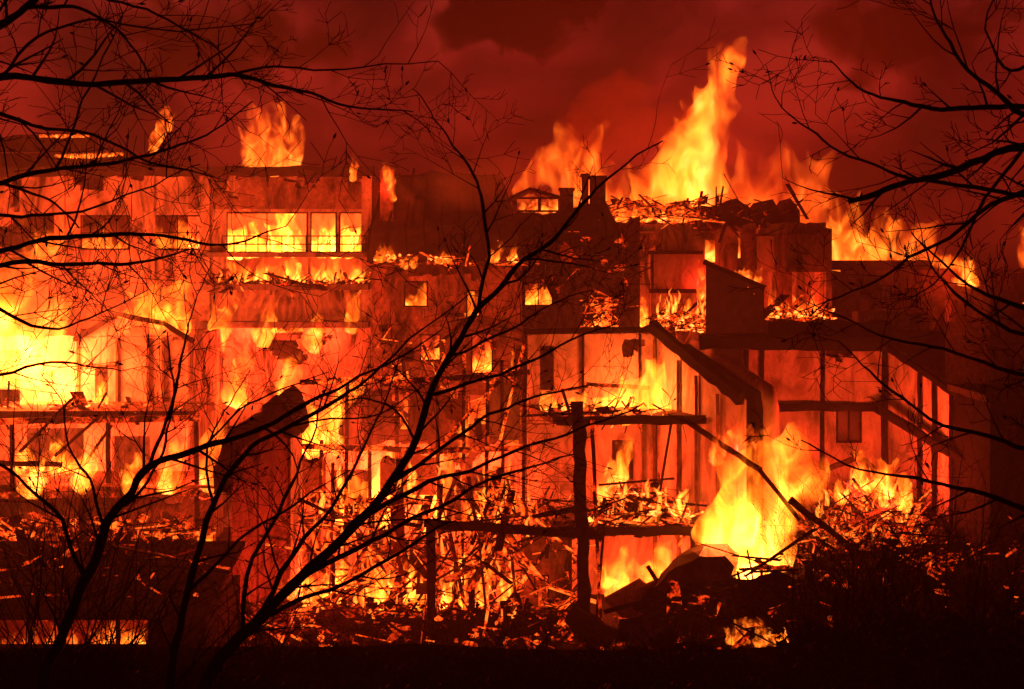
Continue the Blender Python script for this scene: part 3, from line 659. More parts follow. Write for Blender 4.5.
# ------------------------------------------------------------------ collapsed timber frame in the middle
t = thing('collapsed_timber_house', 'half collapsed timber framed house of glowing studs behind the leaning sapling', 'house', P(430, 250, 48).xy.to_3d())
wall('back_wall', 300, 440, 526, None, 52, M['plaster'], t, [(330, 470, 372, 520), (392, 450, 420, 505), (440, 470, 512, 522), (380, 545, 420, 585)], .25, jag=10, seed=61, burn=.27)
for i, (x, y0, y1, Y, mt) in enumerate(((345, 380, 600, 49, 'ember_low'), (372, 400, 610, 48.6, 'timber'), (398, 360, 600, 49, 'ember_low'), (440, 380, 620, 48, 'timber'), (462, 345, 620, 48, 'ember_low'),
        (486, 372, 620, 47.6, 'ember_low'), (505, 360, 630, 47.4, 'timber'), (522, 335, 630, 47.2, 'timber'), (318, 440, 600, 49, 'timber'), (455, 540, 640, 45, 'ember_low'), (472, 590, 645, 43.6, 'char'), (335, 540, 640, 45, 'char'))):
    part_bar('stud', P(x + rnd.uniform(-4, 4), y0, Y), P(x, min(y1, row(0, Y)), Y), .14, .15, M[mt], t, True, i)
for i, (x0, y0, x1, y1, Y) in enumerate(((300, 382, 400, 378, 49), (380, 384, 530, 372, 47.8), (300, 446, 420, 450, 48.5), (410, 452, 530, 448, 47.6), (290, 500, 430, 502, 47), (380, 548, 440, 552, 46))):
    part_bar('beam', P(x0, y0, Y), P(x1, y1, Y), .16, .2, M['ember_low' if i % 2 else 'ember'], t, True, 30 + i)
for i, (x0, y0, x1, y1, Y) in enumerate(((290, 500, 330, 560, 46), (380, 600, 440, 500, 46.5), (430, 630, 500, 545, 45), (470, 600, 540, 500, 45.5), (420, 560, 460, 470, 47), (500, 440, 525, 340, 46.9),
        (350, 480, 380, 400, 48), (480, 640, 560, 530, 44.5), (310, 600, 350, 520, 46), (445, 440, 500, 380, 47.4))):
    part_bar('brace', P(x0, y0, Y), P(x1, y1, Y + .3), .11, .13, M['ember' if i % 2 else 'timber'], t, True, 50 + i)
for i, (x0, y0, x1, y1, Y, mt) in enumerate(((364, 385, 400, 440, 50, 'brick'), (410, 375, 450, 440, 49.6, 'brick'), (488, 378, 520, 440, 48.2, 'plaster'), (445, 382, 462, 440, 48.4, 'board'), (380, 455, 436, 495, 49.5, 'board'), (300, 455, 326, 500, 49.6, 'board'))):
    wall('infill_panel', x0, y0, x1, y1, Y, M[mt], t, (), .12, jag=12, seed=70 + i, burn=.2)

# ------------------------------------------------------------------ charred posts standing in front
t = thing('charred_post', 'thick charred post standing taller than everything in the burning yard', 'post', P(585, 0, 43).xy.to_3d())
part_bar('shaft', P(578, 402, 43), P(586, row(-.1, 43), 43), .42, .42, M['char'], t, True, 1)
part_bar('splint', P(592, 420, 42.8), P(602, row(0, 42.8), 42.8), .12, .12, M['ember_low'], t, True, 2)
part_bar('foot_block', P(570, 612, 42.6), P(612, 640, 42.5), .6, .7, M['char'], t, True, 3)
o = part_bar('charred_post', P(431, 528, 42.7), P(433, row(-.1, 42.7), 42.7), .3, .3, M['char'], None, True, 4)
tag(o, 'short charred post holding up the end of a level beam', 'post')
o = part_bar('charred_beam', P(424, 523, 42.5), P(602, 536, 42.4), .24, .28, M['char'], None, True, 5); tag(o, 'long blackened beam lying level between two charred posts', 'beam')
o = part_bar('scorched_pole', P(470, 592, 42.9), P(474, row(-.1, 42.9), 42.9), .14, .14, M['char'], None, True, 6); tag(o, 'thin black stump between the glowing planks below the level beam', 'post')
o = part_bar('scorched_pole', P(604, 524, 43.4), P(594, row(-.1, 43.2), 43.2), .09, .09, M['char'], None, True, 7); tag(o, 'slender leaning pole close beside the thick charred post', 'post')

# ------------------------------------------------------------------ heaps of burning debris
def flamelets(label, n, region, seed, smin, smax, k=1.2, heat=1.0, name='flames'):
    """little tongues of fire all over a heap"""
    bm = bmesh.new(); rr = random.Random(seed)
    for i in range(n):
        c = region(rr); h = rr.uniform(smin, smax) * rr.uniform(.4, 1); r = h * rr.uniform(.1, .2); o3 = Vector((i * 3.1, seed, 0)); p_, r_ = [], []
        for j in range(7):
            u = j / 6; nv = mnoise.noise_vector(o3 + Vector((0, 0, u * 1.6)))
            p_.append(c + Vector((nv.x, nv.y * .6, 0)) * h * .5 * u + Vector((0, 0, h * u))); r_.append(max(.004, r * (1 - u) ** .7 * (.6 + .9 * u) * (1 + .3 * nv.z)))
        tube(bm, p_, r_, 7)
    o = build(name, bm, M['flamelet_hot' if heat > .9 else 'flamelet'], smooth=True); tag(o, label, 'flames', kind='stuff'); return o
def heap(label, n, region, seed, mats, extra=None, name='debris', **kw):
    core = kw.pop('core', None)
    bm = bmesh.new(); planks(bm, n, region, seed, mats=mats, **kw)
    if core: lumps(bm, core[0], core[1], seed + 7, core[2], core[3], core[4] if len(core) > 4 else (0, 0, 4, 0))
    planks(bm, max(3, n // 11), region, seed + 3, 1.4, 4.2, .12, .26, (0, 0, 0, 4), kw.get('flat', .5) * .4)
    if extra: lumps(bm, extra[0], region, seed + 1, extra[1], extra[2], extra[3])
    o = build(name, bm, RUB()); tag(o, label, 'debris', kind='stuff'); return o
heap('burning planks heaped on the lower floor of the gutted house', 130, reg(588, 692, lambda u: (528 - 40 * sin(pi * u) - 8, 530), 45, 48.5), 81, (0, 2, 3, 1, 2, 4), (60, .06, .2, (2, 3, 4, 0)), core=(40, reg(596, 686, lambda u: (528 - 28 * sin(pi * u), 528), 45.6, 48), .2, .4))
heap('glowing litter across the upper floor of the gutted house', 50, reg(545, 668, lambda u: (408, 417), 46.2, 48.5), 82, (0, 2, 3, 4), (40, .05, .15, (2, 3, 0)))
heap('smouldering fallen timbers inside the half timbered house', 420, reg(805, 950, lambda u: (552 - 72 * sin(pi * min(1, u * .9 + .12)) + 10, 560), 44, 48.5), 83, (0, 0, 1, 2, 4, 4, 4, 0, 2), (160, .05, .16, (0, 2, 4)), lmax=3.4, wmax=.09, core=(110, reg(815, 945, lambda u: (562 - 50 * sin(pi * min(1, u * .9 + .12)), 600), 46, 48.5), .3, .6))
heap('glowing planks and laths fallen around the collapsed frame', 480, reg(300, 575, lambda u: (500, 640), 43.4, 48), 84, (0, 1, 2, 4, 4, 2, 1), None, lmax=3.4, flat=.8, wmax=.14)
heap('ember strewn ground below the collapsed frame', 180, reg(240, 580, lambda u: (600, 648), 42, 45), 85, (0, 0, 4, 2), (260, .05, .16, (0, 0, 4, 2, 4)), core=(120, reg(250, 580, lambda u: (615, 650), 43, 47), .25, .6))
heap('embers and laths along the foot of the orange house', 120, reg(-20, 215, lambda u: (518, 545), 46, 50), 86, (0, 4, 2, 0, 1), (120, .06, .2, (0, 4, 2, 2)))
heap('charred rubbish below the big foreground flame', 110, reg(640, 840, lambda u: (580 + 20 * abs(u - .5), 650), 40.5, 43), 87, (0, 0, 0, 0, 4), (260, .08, .32, (0,)), core=(90, reg(650, 840, lambda u: (600, 650), 41.5, 43), .3, .6, (0,)))
heap('sparkling embers on the dark ledge right of the leaning panel', 40, reg(765, 835, lambda u: (306, 320), 62, 66), 88, (4, 2, 0), (60, .06, .16, (2, 3, 4)))
heap('rubble glowing in the fiery doorway', 40, reg(650, 708, lambda u: (312, 332), 62, 66.5), 89, (4, 2, 0), (90, .06, .2, (2, 3, 4, 4)))
heap('coals spilling from the second floor doorway', 40, reg(584, 618, lambda u: (296, 330), 62, 63.8), 90, (4, 2, 0, 4), (50, .06, .2, (2, 4, 4)))
heap('red rubble under the block window bands', 80, reg(205, 370, lambda u: (281, 285), 60.9, 61.7), 91, (4, 0, 1, 2), (70, .05, .2, (4, 2, 0)))
heap('bright coals along the house eaves', 14, reg(372, 524, lambda u: (255, 264), 57, 57.5), 92, (2, 4, 0), (30, .05, .14, (3, 2, 4)))
heap('ember speckled rubbish beyond the dark bank', 260, reg(740, 1030, lambda u: (560 - 50 * u, 640), 38, 43), 93, (0, 0, 0, 4, 0), (60, .03, .1, (2, 4, 0)), wmax=.08, core=(130, reg(750, 1030, lambda u: (590 - 30 * u, 650), 39, 43), .3, .6, (0,)))

# crumpled sheet and boards in front
bm = bmesh.new(); cp = [(655, 585), (676, 566), (700, 556), (722, 556), (736, 566), (726, 575), (732, 586), (712, 596), (690, 606), (672, 602)]
prism(bm, [P(x, y, 41.6) for x, y in cp], (.3, 1.2, .12)); bmesh.ops.triangulate(bm, faces=bm.faces); bmesh.ops.subdivide_edges(bm, edges=bm.edges, cuts=2)
for v in bm.verts: v.co += mnoise.noise_vector(v.co * 1.6) * .16
o = build('crumpled_sheet', bm, M['metal']); tag(o, 'dark crumpled roofing sheet in front of the big foreground flame', 'metal sheet')
for i, (pts, mt, lb) in enumerate((
    ([(604, 600), (640, 580), (664, 600), (676, 634), (632, 628)], 'board', 'broad orange lit board leaning in the rubble beside the thick post'),
    ([(636, 590), (664, 578), (684, 612), (672, 622)], 'board', 'smaller bright board propped against the crumpled sheet'),
    ([(620, 622), (660, 616), (676, 640), (616, 642)], 'char', 'black slab lying flat in front of the orange board'))):
    bm = bmesh.new(); prism(bm, [P(x, y, 42.4 - i * .25 + (y - 600) * -.015) for x, y in pts], (0, .12, .04)); o = build('fallen_board', bm, M[mt]); tag(o, lb, 'board')
for i, (x0, y0, x1, y1, Y, lb) in enumerate(((604, 612, 668, 596, 41.8, 'thin charred batten lying across the orange board'), (648, 566, 676, 612, 42.3, 'forked black stick poking up beside the crumpled sheet'), (700, 590, 800, 604, 40.8, 'black beam lying along the top of the charred rubbish'),
        (790, 500, 862, 556, 42, 'charred beam sloping down from the big foreground flame'), (812, 560, 935, 548, 42, 'level charred beam at the foot of the smouldering timbers'))):
    o = part_bar('fallen_beam', P(x0, y0, Y), P(x1, y1, Y), .12 if i < 2 else .2, .14 if i < 2 else .22, M['char'], None, True, i + 200); tag(o, lb, 'beam')

# ------------------------------------------------------------------ the flames
flp('tall plume of flame rising highest above the flat roofed block', 80, [
    [(668, 204, 28), (676, 176, 27), (694, 142, 22), (712, 112, 18), (724, 88, 14), (731, 68, 12), (722, 50, 9), (706, 42, 3)],
    [(728, 84, 11), (734, 62, 10), (742, 46, 7), (748, 36, 2)], [(724, 96, 10), (732, 74, 9), (729, 52, 8), (726, 40, 3)],
    [(646, 206, 24), (658, 174, 19), (676, 142, 10), (684, 122, 3)], [(702, 206, 22), (708, 168, 17), (726, 128, 11), (736, 104, 4)]], dy=.5, lobes=.6, soft=.05, power=26000, k=1.6, heat=.95, lights=3, nsc=1.0)
flp('billowing roof flame between the gabled house and the tall plume', 82, [[(520, 195, 14), (540, 172, 16), (556, 148, 10)], [(575, 198, 26), (580, 168, 22), (566, 142, 12)], [(610, 200, 20), (612, 172, 14)]], power=9000, k=1.0, heat=.75, lights=2, nsc=1.3)
flp('dull red flame sheet over the ragged roof ruin', 84, [[(750, 212, 34), (764, 182, 28), (770, 160, 12)], [(800, 218, 32), (808, 190, 22), (800, 170, 8)]], power=9000, k=.7, heat=.6, nsc=1.2)
flp('hot yellow flame against the corner block', 79, [[(846, 272, 16), (848, 240, 22), (838, 208, 14), (822, 190, 8)], [(872, 270, 24), (884, 240, 18), (893, 214, 8)]], power=3500, k=1.5, heat=1.0, nsc=1.6)
flp('twin orange flames on the hazy block roof', 80, [[(912, 268, 20), (914, 240, 13), (905, 222, 5)], [(932, 270, 18), (925, 245, 12), (918, 225, 5)]], power=1500, k=1.1, heat=.85)
flp('burning roof edge sliding down the hazy block', 72.5, [[(934, 262, 7), (950, 262, 8), (962, 268, 8), (972, 280, 7)], [(952, 280, 3), (972, 284, 4)]], power=500, k=1.3, heat=.9)
flp('flame at the picture edge above the far terrace', 83, [[(1030, 262, 14), (1026, 244, 10), (1032, 228, 5)]], power=500, k=1.0, heat=.8)
flp('broad ragged flame above the long apartment block', 70, [[(256, 170, 15), (252, 140, 15), (248, 112, 8), (250, 98, 3)], [(276, 170, 16), (274, 140, 16), (272, 108, 8)], [(292, 168, 10), (294, 140, 9), (296, 116, 5)]], power=2500, k=1.1, heat=.85, nsc=1.5)
flp('small tilted flame alone over the distant block', 85, [[(152, 152, 4), (158, 136, 7), (166, 122, 8), (164, 106, 3)]], power=300, k=1.2, heat=.9)
flp('low burning line on the attic of the distant block', 90.5, [[(40, 136, 1.6), (60, 136, 2.2), (88, 136, 1.6)]], k=1.0, heat=.7)
flp('low burning line on the lower roof of the distant block', 87.6, [[(55, 156, 2), (90, 156, 2.6), (122, 154, 2)]], k=1.1, heat=.8)
flp('small flame beside the dark chimney', 61, [[(353, 180, 4), (354, 165, 5), (353, 154, 2)]], power=120, k=1.1, heat=.9)
flp('flame streaming down the dark chimney', 58, [[(394, 202, 2), (390, 184, 5), (387, 170, 7), (384, 160, 2)]], power=200, k=1.1, heat=.9)
fl('blazing sheet of fire behind the upper window band', 296, 258, 136, 74, 63.8, 7, power=5200, k=3.2, heat=1.25, lights=3)
fl('dull fire behind the wide left window of the apartment block', 105, 250, 50, 34, 64.5, 3, power=900, k=.9, heat=.8)
fl('dull fire behind the window beside the blazing sheet', 178, 250, 54, 34, 64.5, 3, power=900, k=1.1, heat=.9)
fl('fire behind the lower window band', 300, 292, 128, 46, 63.4, 7, power=2600, k=1.9, heat=1.0, lights=2)
flp('white hot blaze at the end of the orange house', 51.8, [[(10, 365, 42), (10, 320, 42), (24, 275, 28), (34, 235, 12)], [(48, 345, 20), (52, 310, 16), (60, 280, 8)], [(-22, 360, 36), (-20, 300, 30), (-10, 255, 14)]], power=24000, k=2.8, heat=1.25, lights=2, nsc=1.2)
flp('flame mass rolling over the gable of the orange house', 54.6, [[(125, 328, 10), (140, 312, 14), (150, 292, 8)], [(160, 335, 14), (168, 312, 16), (178, 285, 8)], [(182, 332, 10), (186, 305, 8), (188, 280, 4)]], power=3600, k=2.3, heat=1.15, nsc=1.3)
flp('lazy orange flame drifting above the white hot blaze', 58, [[(40, 262, 16), (58, 244, 16), (76, 230, 8)]], power=800, k=.8, heat=.8)
flp('narrow flame climbing the door of the orange house', 53.6, [[(98, 410, 7), (100, 392, 6), (98, 370, 4)], [(106, 408, 5), (104, 400, 4)]], power=300, k=1.6, heat=1.1)
fl('fire in the room under the charred balcony', 54, 474, 84, 42, 53.0, 5, power=3000, k=1.7, heat=1.2, lights=2)
flp('flame column rising between the orange house and the stair tower', 52, [[(212, 486, 18), (214, 455, 17), (222, 425, 10), (228, 400, 4)], [(188, 430, 5), (187, 405, 4), (186, 385, 2)]], power=4200, k=1.3, heat=1.0)
flp('diagonal flame climbing behind the stair tower', 50.5, [[(302, 446, 17), (322, 430, 18), (342, 405, 13), (356, 380, 8), (362, 362, 3)], [(330, 450, 8), (342, 440, 6)]], power=6000, k=2.4, heat=1.15, nsc=1.2)
flp('bright flame knot in the collapsed timber frame', 48.2, [[(488, 520, 14), (492, 498, 16), (500, 476, 8)], [(508, 516, 9), (512, 496, 7)], [(472, 520, 7), (468, 500, 5)]], power=2600, k=2.4, heat=1.2)
fl('flame tongue in the left bay of the collapsed frame', 350, 522, 40, 46, 49.5, 3, power=1600, k=1.1, heat=.95)
fl('flame tongue in the middle bay of the collapsed frame', 404, 506, 26, 60, 49.8, 2, power=1300, k=1.1, heat=.95)
fl('ground fire under the left braces of the collapsed frame', 330, 592, 60, 42, 45.6, 4, power=900, k=1.1, heat=.95)
fl('flickering fire under the short charred post', 400, 590, 44, 36, 45.6, 4, power=700, k=1.1, heat=.95)
flp('upright flame behind the thin black stump', 45.2, [[(480, 610, 8), (482, 585, 9), (476, 562, 4)], [(502, 600, 8), (508, 580, 8), (512, 562, 3)]], power=1100, k=1.3, heat=1.0)
fl('low fire at the foot of the thin black stump', 456, 640, 40, 16, 43.6, 4, power=400, k=1.2, heat=1.1)
flp('tall yellow flame on the top floor of the gutted house', 48.2, [[(650, 410, 24), (655, 388, 17), (661, 366, 9), (663, 350, 3)], [(622, 412, 18), (632, 398, 14), (642, 384, 6)], [(598, 413, 13), (608, 402, 9)]], power=2600, k=2.7, heat=1.4)
flp('low flames at the broken end of the top floor', 48.4, [[(580, 414, 10), (584, 402, 7)], [(550, 411, 10), (546, 398, 7)], [(566, 413, 9), (570, 402, 6)]], power=500, k=2.2, heat=1.1)
flp('flame leaning out of the lower room window', 48.6, [[(598, 494, 9), (612, 482, 12), (624, 462, 10), (628, 440, 6)], [(640, 478, 7), (648, 472, 3)]], power=900, k=1.4, heat=1.05)
fl('broken flames over the burning plank heap', 655, 526, 70, 28, 46, 5, power=700, k=1.1, heat=1.0)
fl('fire under the lower floor of the gutted house', 645, 590, 92, 46, 45.6, 6, power=1500, k=1.2, heat=1.1, lights=2)
flp('big white yellow flame in front of the gutted house', 43.2, [[(738, 566, 34), (736, 532, 36), (748, 498, 30), (770, 466, 26), (790, 446, 18), (798, 426, 8)], [(768, 566, 20), (776, 532, 24), (786, 500, 23), (806, 474, 21), (822, 456, 8)], [(800, 500, 12), (818, 486, 10), (828, 470, 4)],
    [(716, 560, 12), (714, 530, 12), (722, 500, 8)]], power=3200, k=2.9, heat=1.25, lights=2, nsc=1.3)
flp('dark orange curl of flame rolling above the big flame', 43.8, [[(716, 462, 8), (718, 444, 9), (736, 436, 9), (754, 440, 7), (760, 450, 4)]], power=300, k=.8, heat=.75)
fl('low fire burrowing under the charred rubbish', 758, 646, 66, 34, 39.9, 5, power=350, k=1.2, heat=1.1)
flp('fire among the fallen timbers by the dark window', 44.9, [[(866, 486, 13), (862, 466, 10), (854, 448, 4)], [(884, 492, 13), (886, 476, 10), (880, 462, 4)], [(904, 506, 11), (906, 490, 7), (900, 476, 3)], [(842, 500, 9), (838, 482, 5)]], power=6500, k=2.2, heat=.97, lights=2)
fl('narrow blaze filling the tall doorway of the flat roofed block', 641, 329, 18, 40, 69.5, 2, power=700, k=1.5, heat=1.1)
fl('blaze in the wide doorway of the flat roofed block', 680, 331, 44, 38, 69.5, 4, power=1300, k=1.5, heat=1.1)
fl('orange flame strip beside the boarded panel', 703, 300, 9, 44, 67.2, 1, power=300, k=1.0, heat=.8)
fl('thin flame running along the top of the leaning panel', 738, 284, 46, 14, 60, 4, power=350, k=.9, heat=.8)
fl('row of small flames on the dark ledge', 798, 318, 60, 22, 65.5, 6, power=700, k=1.0, heat=.85)
fl('scattered flames on the flat roof ruin', 648, 222, 84, 18, 68.2, 7, power=1200, k=1.0, heat=.85, lights=2)
fl('fire glimpsed through the attic strip of the gabled house', 538, 213, 46, 14, 66.4, 4, power=300, k=1.2, heat=.85)
fl('fire in the square window nearest the eaves', 416, 308, 26, 30, 59.4, 2, power=260, k=1.1, heat=1.0)
fl('fire in the narrow window nearest the eaves', 473, 319, 16, 32, 59.4, 1, power=200, k=1.2, heat=1.0)
fl('fire in the second row square window', 430, 362, 22, 30, 59.4, 2, power=220, k=1.1, heat=.95)
fl('fire in the tall second row window', 482, 376, 22, 44, 59.4, 2, power=260, k=1.3, heat=1.0)
fl('fire behind the window beside the coals', 539, 307, 30, 26, 65.6, 2, power=260, k=1.2, heat=.95)
for (x, y, w_, h_, lb) in ((384, 262, 22, 18, 'largest of the little flames along the mansard eaves'), (408, 268, 16, 14, 'second flame along the mansard eaves under the lit chimney'), (446, 264, 18, 10, 'faint flame on the middle of the mansard eaves'), (505, 263, 26, 10, 'flame at the far end of the mansard eaves')):
    fl(lb, x, y, w_, h_, 57.2, 2, power=60, k=1.2, heat=1.0)
fl('red flame in the open room beside the window', 598, 332, 24, 30, 65.4, 3, power=260, k=.8, heat=.75)
fl('fire behind the shed opening nearest the stair tower', 118, 648, 58, 30, 40.4, 4, power=500, k=1.4, heat=1.1)
fl('dull fire behind the middle opening of the shed', 40, 648, 70, 24, 40.6, 5, power=220, k=.6, heat=.8)
fl('creeping flame below the rails of the orange house', 160, 540, 60, 14, 48.6, 5, power=500, k=.9, heat=.85)
fl('flicker at the foot of the stair tower', 205, 546, 14, 12, 45, 2, power=80, k=1.2, heat=1.1)
fl('red fire licking the braces beside the stair tower', 296, 600, 44, 34, 41.0, 4, power=1800, k=.8, heat=.85)

R_ = reg
flamelets('tongues of fire all over the plank heap of the gutted house', 60, R_(592, 690, lambda u: (528 - 34 * sin(pi * u) - 6, 530), 45.2, 48), 1, .3, 1.0)
flamelets('tongues of fire among the fallen timbers of the half timbered house', 110, R_(812, 930, lambda u: (545 - 80 * sin(pi * min(1, u * .9 + .12)) + 8, 545), 44, 46.5), 2, .2, .8)
flamelets('red tongues of fire among the glowing laths of the collapsed frame', 130, R_(300, 570, lambda u: (500, 640), 44, 48), 3, .3, 1.2, heat=.7)
flamelets('yellow tongues of fire low in the collapsed frame', 90, R_(300, 530, lambda u: (470, 640), 44, 48), 4, .3, .9)
flamelets('small fires along the foot of the orange house', 50, R_(60, 214, lambda u: (525, 545), 46.5, 50), 5, .15, .5, heat=.7)
flamelets('little flames over the flat roof ruin', 70, R_(606, 706, lambda u: (200, 225), 66.5, 69), 6, .2, .9, heat=.7)
flamelets('little flames on the rubble under the window bands', 46, R_(215, 368, lambda u: (282, 286), 60.9, 61.7), 7, .2, .8)
flamelets('little flames in the rubble of the fiery doorway', 40, R_(655, 706, lambda u: (300, 328), 62.5, 66), 8, .3, .9)

# ------------------------------------------------------------------ bare trees and brush on the near bank
def twig(bm, p, d, L, r, rr, depth):
    n = max(3, int(L / .09)); n = min(n, 8); pts = [p.copy()]; rad = [r]; d = d.normalized()
    bend = Vector((rr.gauss(0, .35), rr.gauss(0, .3), rr.uniform(-.15, .55)))
    for i in range(n):
        d = (d + bend * (1.0 / n) + Vector((rr.gauss(0, .10), rr.gauss(0, .08), rr.gauss(0, .10)))).normalized()
        pts.append(pts[-1] + d * L / n); rad.append(max(.0018, r * (1 - .75 * (i + 1) / n)))
    tube(bm, pts, rad, 4 if r < .006 else 5)
    if depth > 0:
        for i in range(rr.randint(2, 4)):
            j = rr.randrange(1, len(pts)); dd = (pts[j] - pts[j - 1]).normalized(); s = dd.cross(Vector((0, 1, 0)))
            s = s.normalized() if s.length > .01 else Vector((1, 0, 0))
            nd = dd + s * rr.choice((-1, 1)) * rr.uniform(.5, 1.1) + Vector((0, rr.uniform(-.4, .4), 0))
            twig(bm, pts[j], nd, L * rr.uniform(.3, .65), max(.0021, rad[j] * .7), rr, depth - 1)
    if rr.random() < .05: tube(bm, [pts[-1], pts[-1] + d * .012, pts[-1] + d * .03], [.003, .007, .002], 5)
def limb(bm, pts, rad, rr, every, tl, depth=2, n=8):
    """a traced limb: smooth curve through the points, then side twigs"""
    P3, R3 = [], []
    for i in range(len(pts) - 1):
        p0, p1, p2, p3 = pts[max(i - 1, 0)], pts[i], pts[i + 1], pts[min(i + 2, len(pts) - 1)]
        for k in range(5):
            t = k / 5; P3.append(.5 * ((2 * p1) + (p2 - p0) * t + (2 * p0 - 5 * p1 + 4 * p2 - p3) * t * t + (3 * p1 - p0 - 3 * p2 + p3) * t ** 3)); R3.append(rad[i] + (rad[i + 1] - rad[i]) * t)
    P3.append(pts[-1]); R3.append(rad[-1])
    o3 = Vector((rr.random() * 99, 0, 0))
    for i in range(1, len(P3)): P3[i] = P3[i] + mnoise.noise_vector(P3[i] * 4 + o3) * .026 + mnoise.noise_vector(P3[i] * 14 + o3) * .008; R3[i] *= 1 + .22 * mnoise.noise(P3[i] * 9 + o3)
    tube(bm, P3, R3, n)
    acc = 0
    for i in range(2, len(P3)):
        acc += (P3[i] - P3[i - 1]).length
        if acc > every:
            acc = rr.uniform(-.3, .3) * every; dd = (P3[i] - P3[i - 1]).normalized(); s = dd.cross(Vector((0, 1, 0)))
            s = s.normalized() if s.length > .01 else Vector((1, 0, 0))
            nd = dd * rr.uniform(.6, 1.2) + s * rr.choice((-1, 1)) * rr.uniform(.5, 1) + Vector((0, rr.uniform(-.5, .5), 0))
            twig(bm, P3[i], nd, tl * rr.uniform(.35, 1.1), max(.0034, min(R3[i] * .55, .009)), rr, depth)
def tree(name, label, cat, trunk, limbs, seed, Y, every=.16, tl=.55, depth=2, group=None, rk=1.0):
    """trunk and limbs: lists of (px, row, radius px, dY)"""
    rr = random.Random(seed)
    def conv(path): return [P(a, b, Y + dy) for a, b, r, dy in path], [max(.0016, r * rk / FPX * Y) for a, b, r, dy in path]
    tp, tr = conv(trunk); base = tp[0].copy(); base.z = ground_z(base.x, base.y) - .1
    root = thing(name, label, cat, base, group)
    tp = [base] + tp; tr = [tr[0] * 1.35] + tr
    bm = bmesh.new(); limb(bm, tp, tr, rr, every * 1.3, tl, depth, 10); build('trunk', bm, M['bark'], root, smooth=True)
    bm = bmesh.new()
    for l in limbs:
        p, r = conv(l); limb(bm, p, r, rr, every, tl, depth)
    build('crown', bm, M['bark'], root, smooth=True)
    return root
def q(*pts, d0=0.0, d1=0.0):
    n = max(1, len(pts) - 1); return [(a, b, r, d0 + (d1 - d0) * i / n) for i, (a, b, r) in enumerate(pts)]
tree('sapling', 'leaning bare sapling forking across the middle of the fire', 'tree',
  q((205, 690, 11), (232, 645, 9.5), (262, 615, 8.5), (310, 570, 8), (365, 515, 7), (395, 480, 6.2), (415, 440, 5.6), (430, 395, 5.2), (452, 355, 4.6), (478, 312, 4.2), (520, 266, 3.6), (555, 236, 3), (585, 202, 2.4), (620, 168, 1.7), (662, 140, 1)),
  [q((478, 312, 3.2), (487, 255, 2.8), (484, 205, 2.4), (468, 165, 2), (450, 140, 1.6), (430, 112, 1.1), (412, 88, .7), d1=.4),
   q((365, 515, 4), (430, 482, 3.2), (480, 466, 2.6), (540, 442, 2), (600, 422, 1.4), (645, 404, .8), d1=-.6),
   q((395, 480, 3.6), (440, 450, 3), (490, 416, 2.4), (535, 398, 1.8), (590, 384, 1), d1=.5),
   q((415, 440, 2.2), (396, 412, 1.8), (372, 400, 1.4), (345, 402, 1), (318, 418, .6), d1=.3),
   q((430, 395, 3), (500, 374, 2.3), (560, 346, 1.7), (615, 322, .9), d1=-.4),
   q((452, 355, 2.4), (510, 330, 1.8), (552, 304, 1.2), (590, 290, .7), d1=.4),
   q((300, 580, 4.6), (370, 540, 3.6), (440, 505, 2.8), (520, 470, 2), (575, 455, 1.1), d1=.6),
   q((262, 615, 4), (330, 590, 3), (400, 552, 2.2), (455, 520, 1.2), d1=-.5),
   q((250, 630, 4.5), (290, 560, 3.6), (330, 510, 2.8), (362, 452, 2.2), (385, 400, 1.4), (400, 350, .8), d1=.5),
   q((240, 640, 4), (252, 560, 3), (285, 500, 2.4), (310, 440, 1.6), (328, 380, .9), d1=-.5)], 5, 9.0, rk=.66, every=.12)
tree('sapling', 'curved bare sapling arching over the dark lean-to shed', 'tree',
  q((40, 690, 12), (62, 635, 10.5), (85, 580, 9.5), (105, 530, 9), (130, 492, 8), (150, 468, 7.4), (200, 450, 5.8), (245, 437, 5), (290, 412, 4), (330, 392, 3.2), (385, 365, 2.2), (440, 330, 1.2)),
  [q((150, 468, 4), (164, 425, 3.6), (178, 380, 3.1), (186, 340, 2.2), (196, 296, 1.4), (214, 262, .8), d1=.4),
   q((120, 505, 4), (150, 480, 3), (166, 430, 2.6), (172, 380, 2), (168, 330, 1.2), d1=-.5),
   q((85, 580, 5), (60, 520, 4), (20, 480, 3), (-20, 455, 2), d1=-.4),
   q((105, 530, 4), (90, 480, 3), (70, 445, 2.2), (62, 400, 1.4), (40, 372, .8), d1=.5),
   q((200, 450, 3), (240, 410, 2.2), (290, 385, 1.6), (330, 372, .9), d1=.4)], 6, 8.2, rk=.5, every=.13)
tree('sapling', 'slim bare sapling rising before the stair tower', 'tree',
  q((172, 690, 9), (182, 620, 8), (198, 550, 6.6), (213, 505, 6), (238, 462, 5.4), (280, 432, 4.6), (332, 404, 3.6), (372, 374, 2.8), (412, 340, 2), (468, 296, 1.1)),
  [q((213, 505, 3), (206, 460, 2.4), (222, 410, 1.8), (250, 372, 1), d1=.4), q((190, 590, 4), (240, 540, 3), (300, 500, 2.2), (350, 470, 1.2), d1=.3), q((280, 432, 2.6), (320, 420, 2), (380, 412, 1.5), (430, 380, .8), d1=-.3)], 7, 8.6, every=.18, rk=.5)
